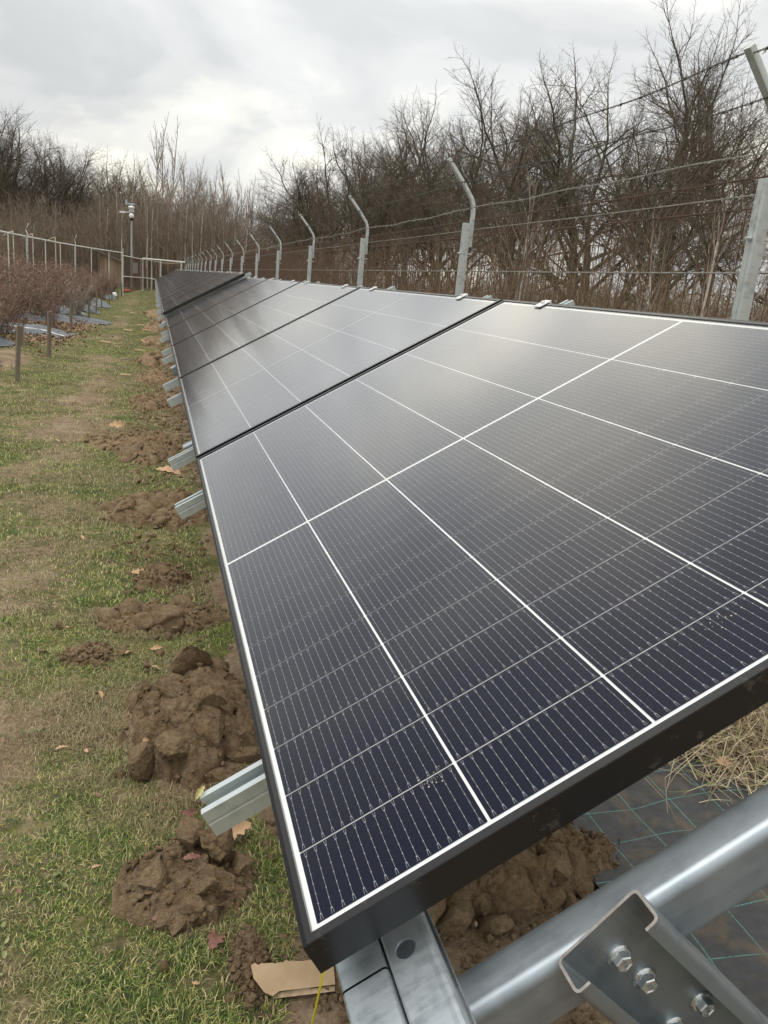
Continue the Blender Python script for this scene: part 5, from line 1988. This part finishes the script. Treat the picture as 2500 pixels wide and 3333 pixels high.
ef = empty('end_fence', (0.4, 50, ZG), label='short pipe fence across the far end of the panel row', cat='fence')
eo = Vector((0.4, 50, ZG))
seg_obj('top_rail', (-0.80, 49.6, 1.08), (1.60, 49.3, 1.08), 0.040, M_fpipe, ef, eo)
seg_obj('middle_rail', (-0.75, 49.6, 0.0), (-0.05, 49.5, -0.03), 0.022, M_fpipe, ef, eo)
seg_obj('post', (-0.30, 49.6, ZG), (-0.30, 49.6, 1.04), 0.030, M_fpipe, ef, eo)
seg_obj('post', (0.22, 49.5, ZG), (0.22, 49.5, 1.04), 0.055, M_post, ef, eo)
seg_obj('post', (1.40, 49.3, ZG), (1.40, 49.3, 1.04), 0.055, M_post, ef, eo)
b = MB()
b.tube([Vector((-0.75, 49.4, 1.03)) - eo, Vector((-0.2, 49.3, 0.98)) - eo, Vector((0.4, 49.3, 0.93)) - eo, Vector((1.0, 49.3, 0.97)) - eo, Vector((1.4, 49.3, 1.04)) - eo], 0.014, 6)
b.build('sagging_pipe', M_fpipe2, ef, smooth=True)
wire_sheet('wire_mesh', ef, eo, (-0.8, 49.6, 0), (1.6, 49.3, 0), ZG + 0.05, 1.05, 0.08, 0.003, M_rust)
b = MB()
b.box(-2.2, -0.3, 51.0, 51.3, ZG - 0.1, ZG + 0.10)
b.build('kerb_sill', M_wood, bevel=0.01)
tag(bpy.data.objects['kerb_sill'], 'weathered timber sill behind the far gate', 'sill')

cp = empty('camera_pole', (-1.48, 52.2, ZG), label='tall grey pole with white security cameras on top', cat='pole')
cp.scale = (0.87, 0.87, 0.87)
b = MB()
b.tube([(0, 0, 0), (0, 0, 4.75)], [0.085, 0.060], 12)
b.build('pole', M_pole, cp, smooth=True)
b = MB()
b.box(0.09, 0.42, -0.12, 0.05, 1.05, 1.78)
b.build('cabinet', M_box, cp, bevel=0.02)
V, F = ICO[3]
dm = mesh_np('dome', V, F, M_white, True)
obj('dome_camera', dm, cp, (0.0, -0.16, 4.86), None, (0.17, 0.17, 0.20))
obj('dome_lens', mesh_np('lens', V, F, M_black, True), cp, (0.01, -0.18, 4.68), None, (0.13, 0.13, 0.12))
obj('upper_dome', dm, cp, (-0.02, -0.05, 5.42), None, (0.22, 0.2, 0.12))
b = MB()
b.box(-0.72, -0.10, -0.06, 0.06, 5.06, 5.12)
b.box(-0.80, -0.42, -0.08, 0.08, 5.00, 5.13)
b.build('bullet_camera', M_white, cp, bevel=0.015)
b = MB()
b.box(-0.18, 0.16, -0.12, 0.12, 5.12, 5.34)
b.build('camera_bracket', M_box, cp, bevel=0.02)
b = MB()
b.box(-0.40, 0.22, -0.03, 0.03, 5.60, 5.70)
b.box(-0.42, -0.28, -0.06, 0.06, 5.58, 5.90)
b.build('antenna_arm', M_pole, cp, bevel=0.01)
b = MB()
b.tube([(0, 0, 4.75), (0, 0, 5.62)], 0.03, 8)
b.build('mast_tip', M_pole, cp)

# shed of vertical boards with a mono pitch roof
sx, sy = -2.05, 52.0
sh = empty('wooden_shed', (sx, sy, ZG), (0, 0, 0), label='small weathered board shed with a sloping roof behind the left fence', cat='shed')
nb = 9
for k in range(nb):
    x0 = -1.25 + k * 0.145
    t0_ = (k + 0.5) / nb
    top = 1.93 - 0.40 * t0_
    b = MB()
    b.box(x0, x0 + 0.137, -0.02 + 0.006 * math.sin(k * 5), 0.012, 0.0, top)
    obj('board', b.mesh('board', M_plank), sh)
b = MB()
b.box(-1.25, 0.06, 0.02, 1.6, 0.0, 1.50)
b.build('wall', M_plank, sh)
b = MB()
b.quad([(-1.75, -0.25, 2.16), (0.30, -0.25, 1.50), (0.30, 1.8, 1.50), (-1.75, 1.8, 2.16)])
b.quad([(-1.75, -0.25, 2.09), (-1.75, 1.8, 2.09), (0.30, 1.8, 1.43), (0.30, -0.25, 1.43)])
b.quad([(-1.75, -0.25, 2.09), (0.30, -0.25, 1.43), (0.30, -0.25, 1.50), (-1.75, -0.25, 2.16)])
b.quad([(0.30, -0.25, 1.43), (0.30, 1.8, 1.43), (0.30, 1.8, 1.50), (0.30, -0.25, 1.50)])
b.build('roof', M_roof, sh, fix=False)
b = MB()
b.tube([(-1.32, -0.15, 0), (-1.32, -0.15, 2.0)], 0.03, 6)
b.build('corner_post', M_wood, sh)

# orange marker and pale bucket near the corner
tag(obj('orange_cap', mesh_np('orange_cap', ICO[2][0], ICO[2][1], M_orange, True), None, (-1.50, 44.0, T(-1.5, 44) + 0.07), None, (0.20, 0.16, 0.10)), 'small orange plastic cap on the grass before the gate', 'marker')
tag(obj('white_bag', clod_mesh(3, 900), None, (-1.72, 35.2, T(-1.72, 35.2) + 0.12), (0.2, 0.1, 0.4), 0.22), 'white crumpled bag by the far stakes', 'bag')
bpy.data.objects['white_bag'].data.materials[0] = M_white
print('tris', sum(len(m.polygons) for m in bpy.data.meshes))
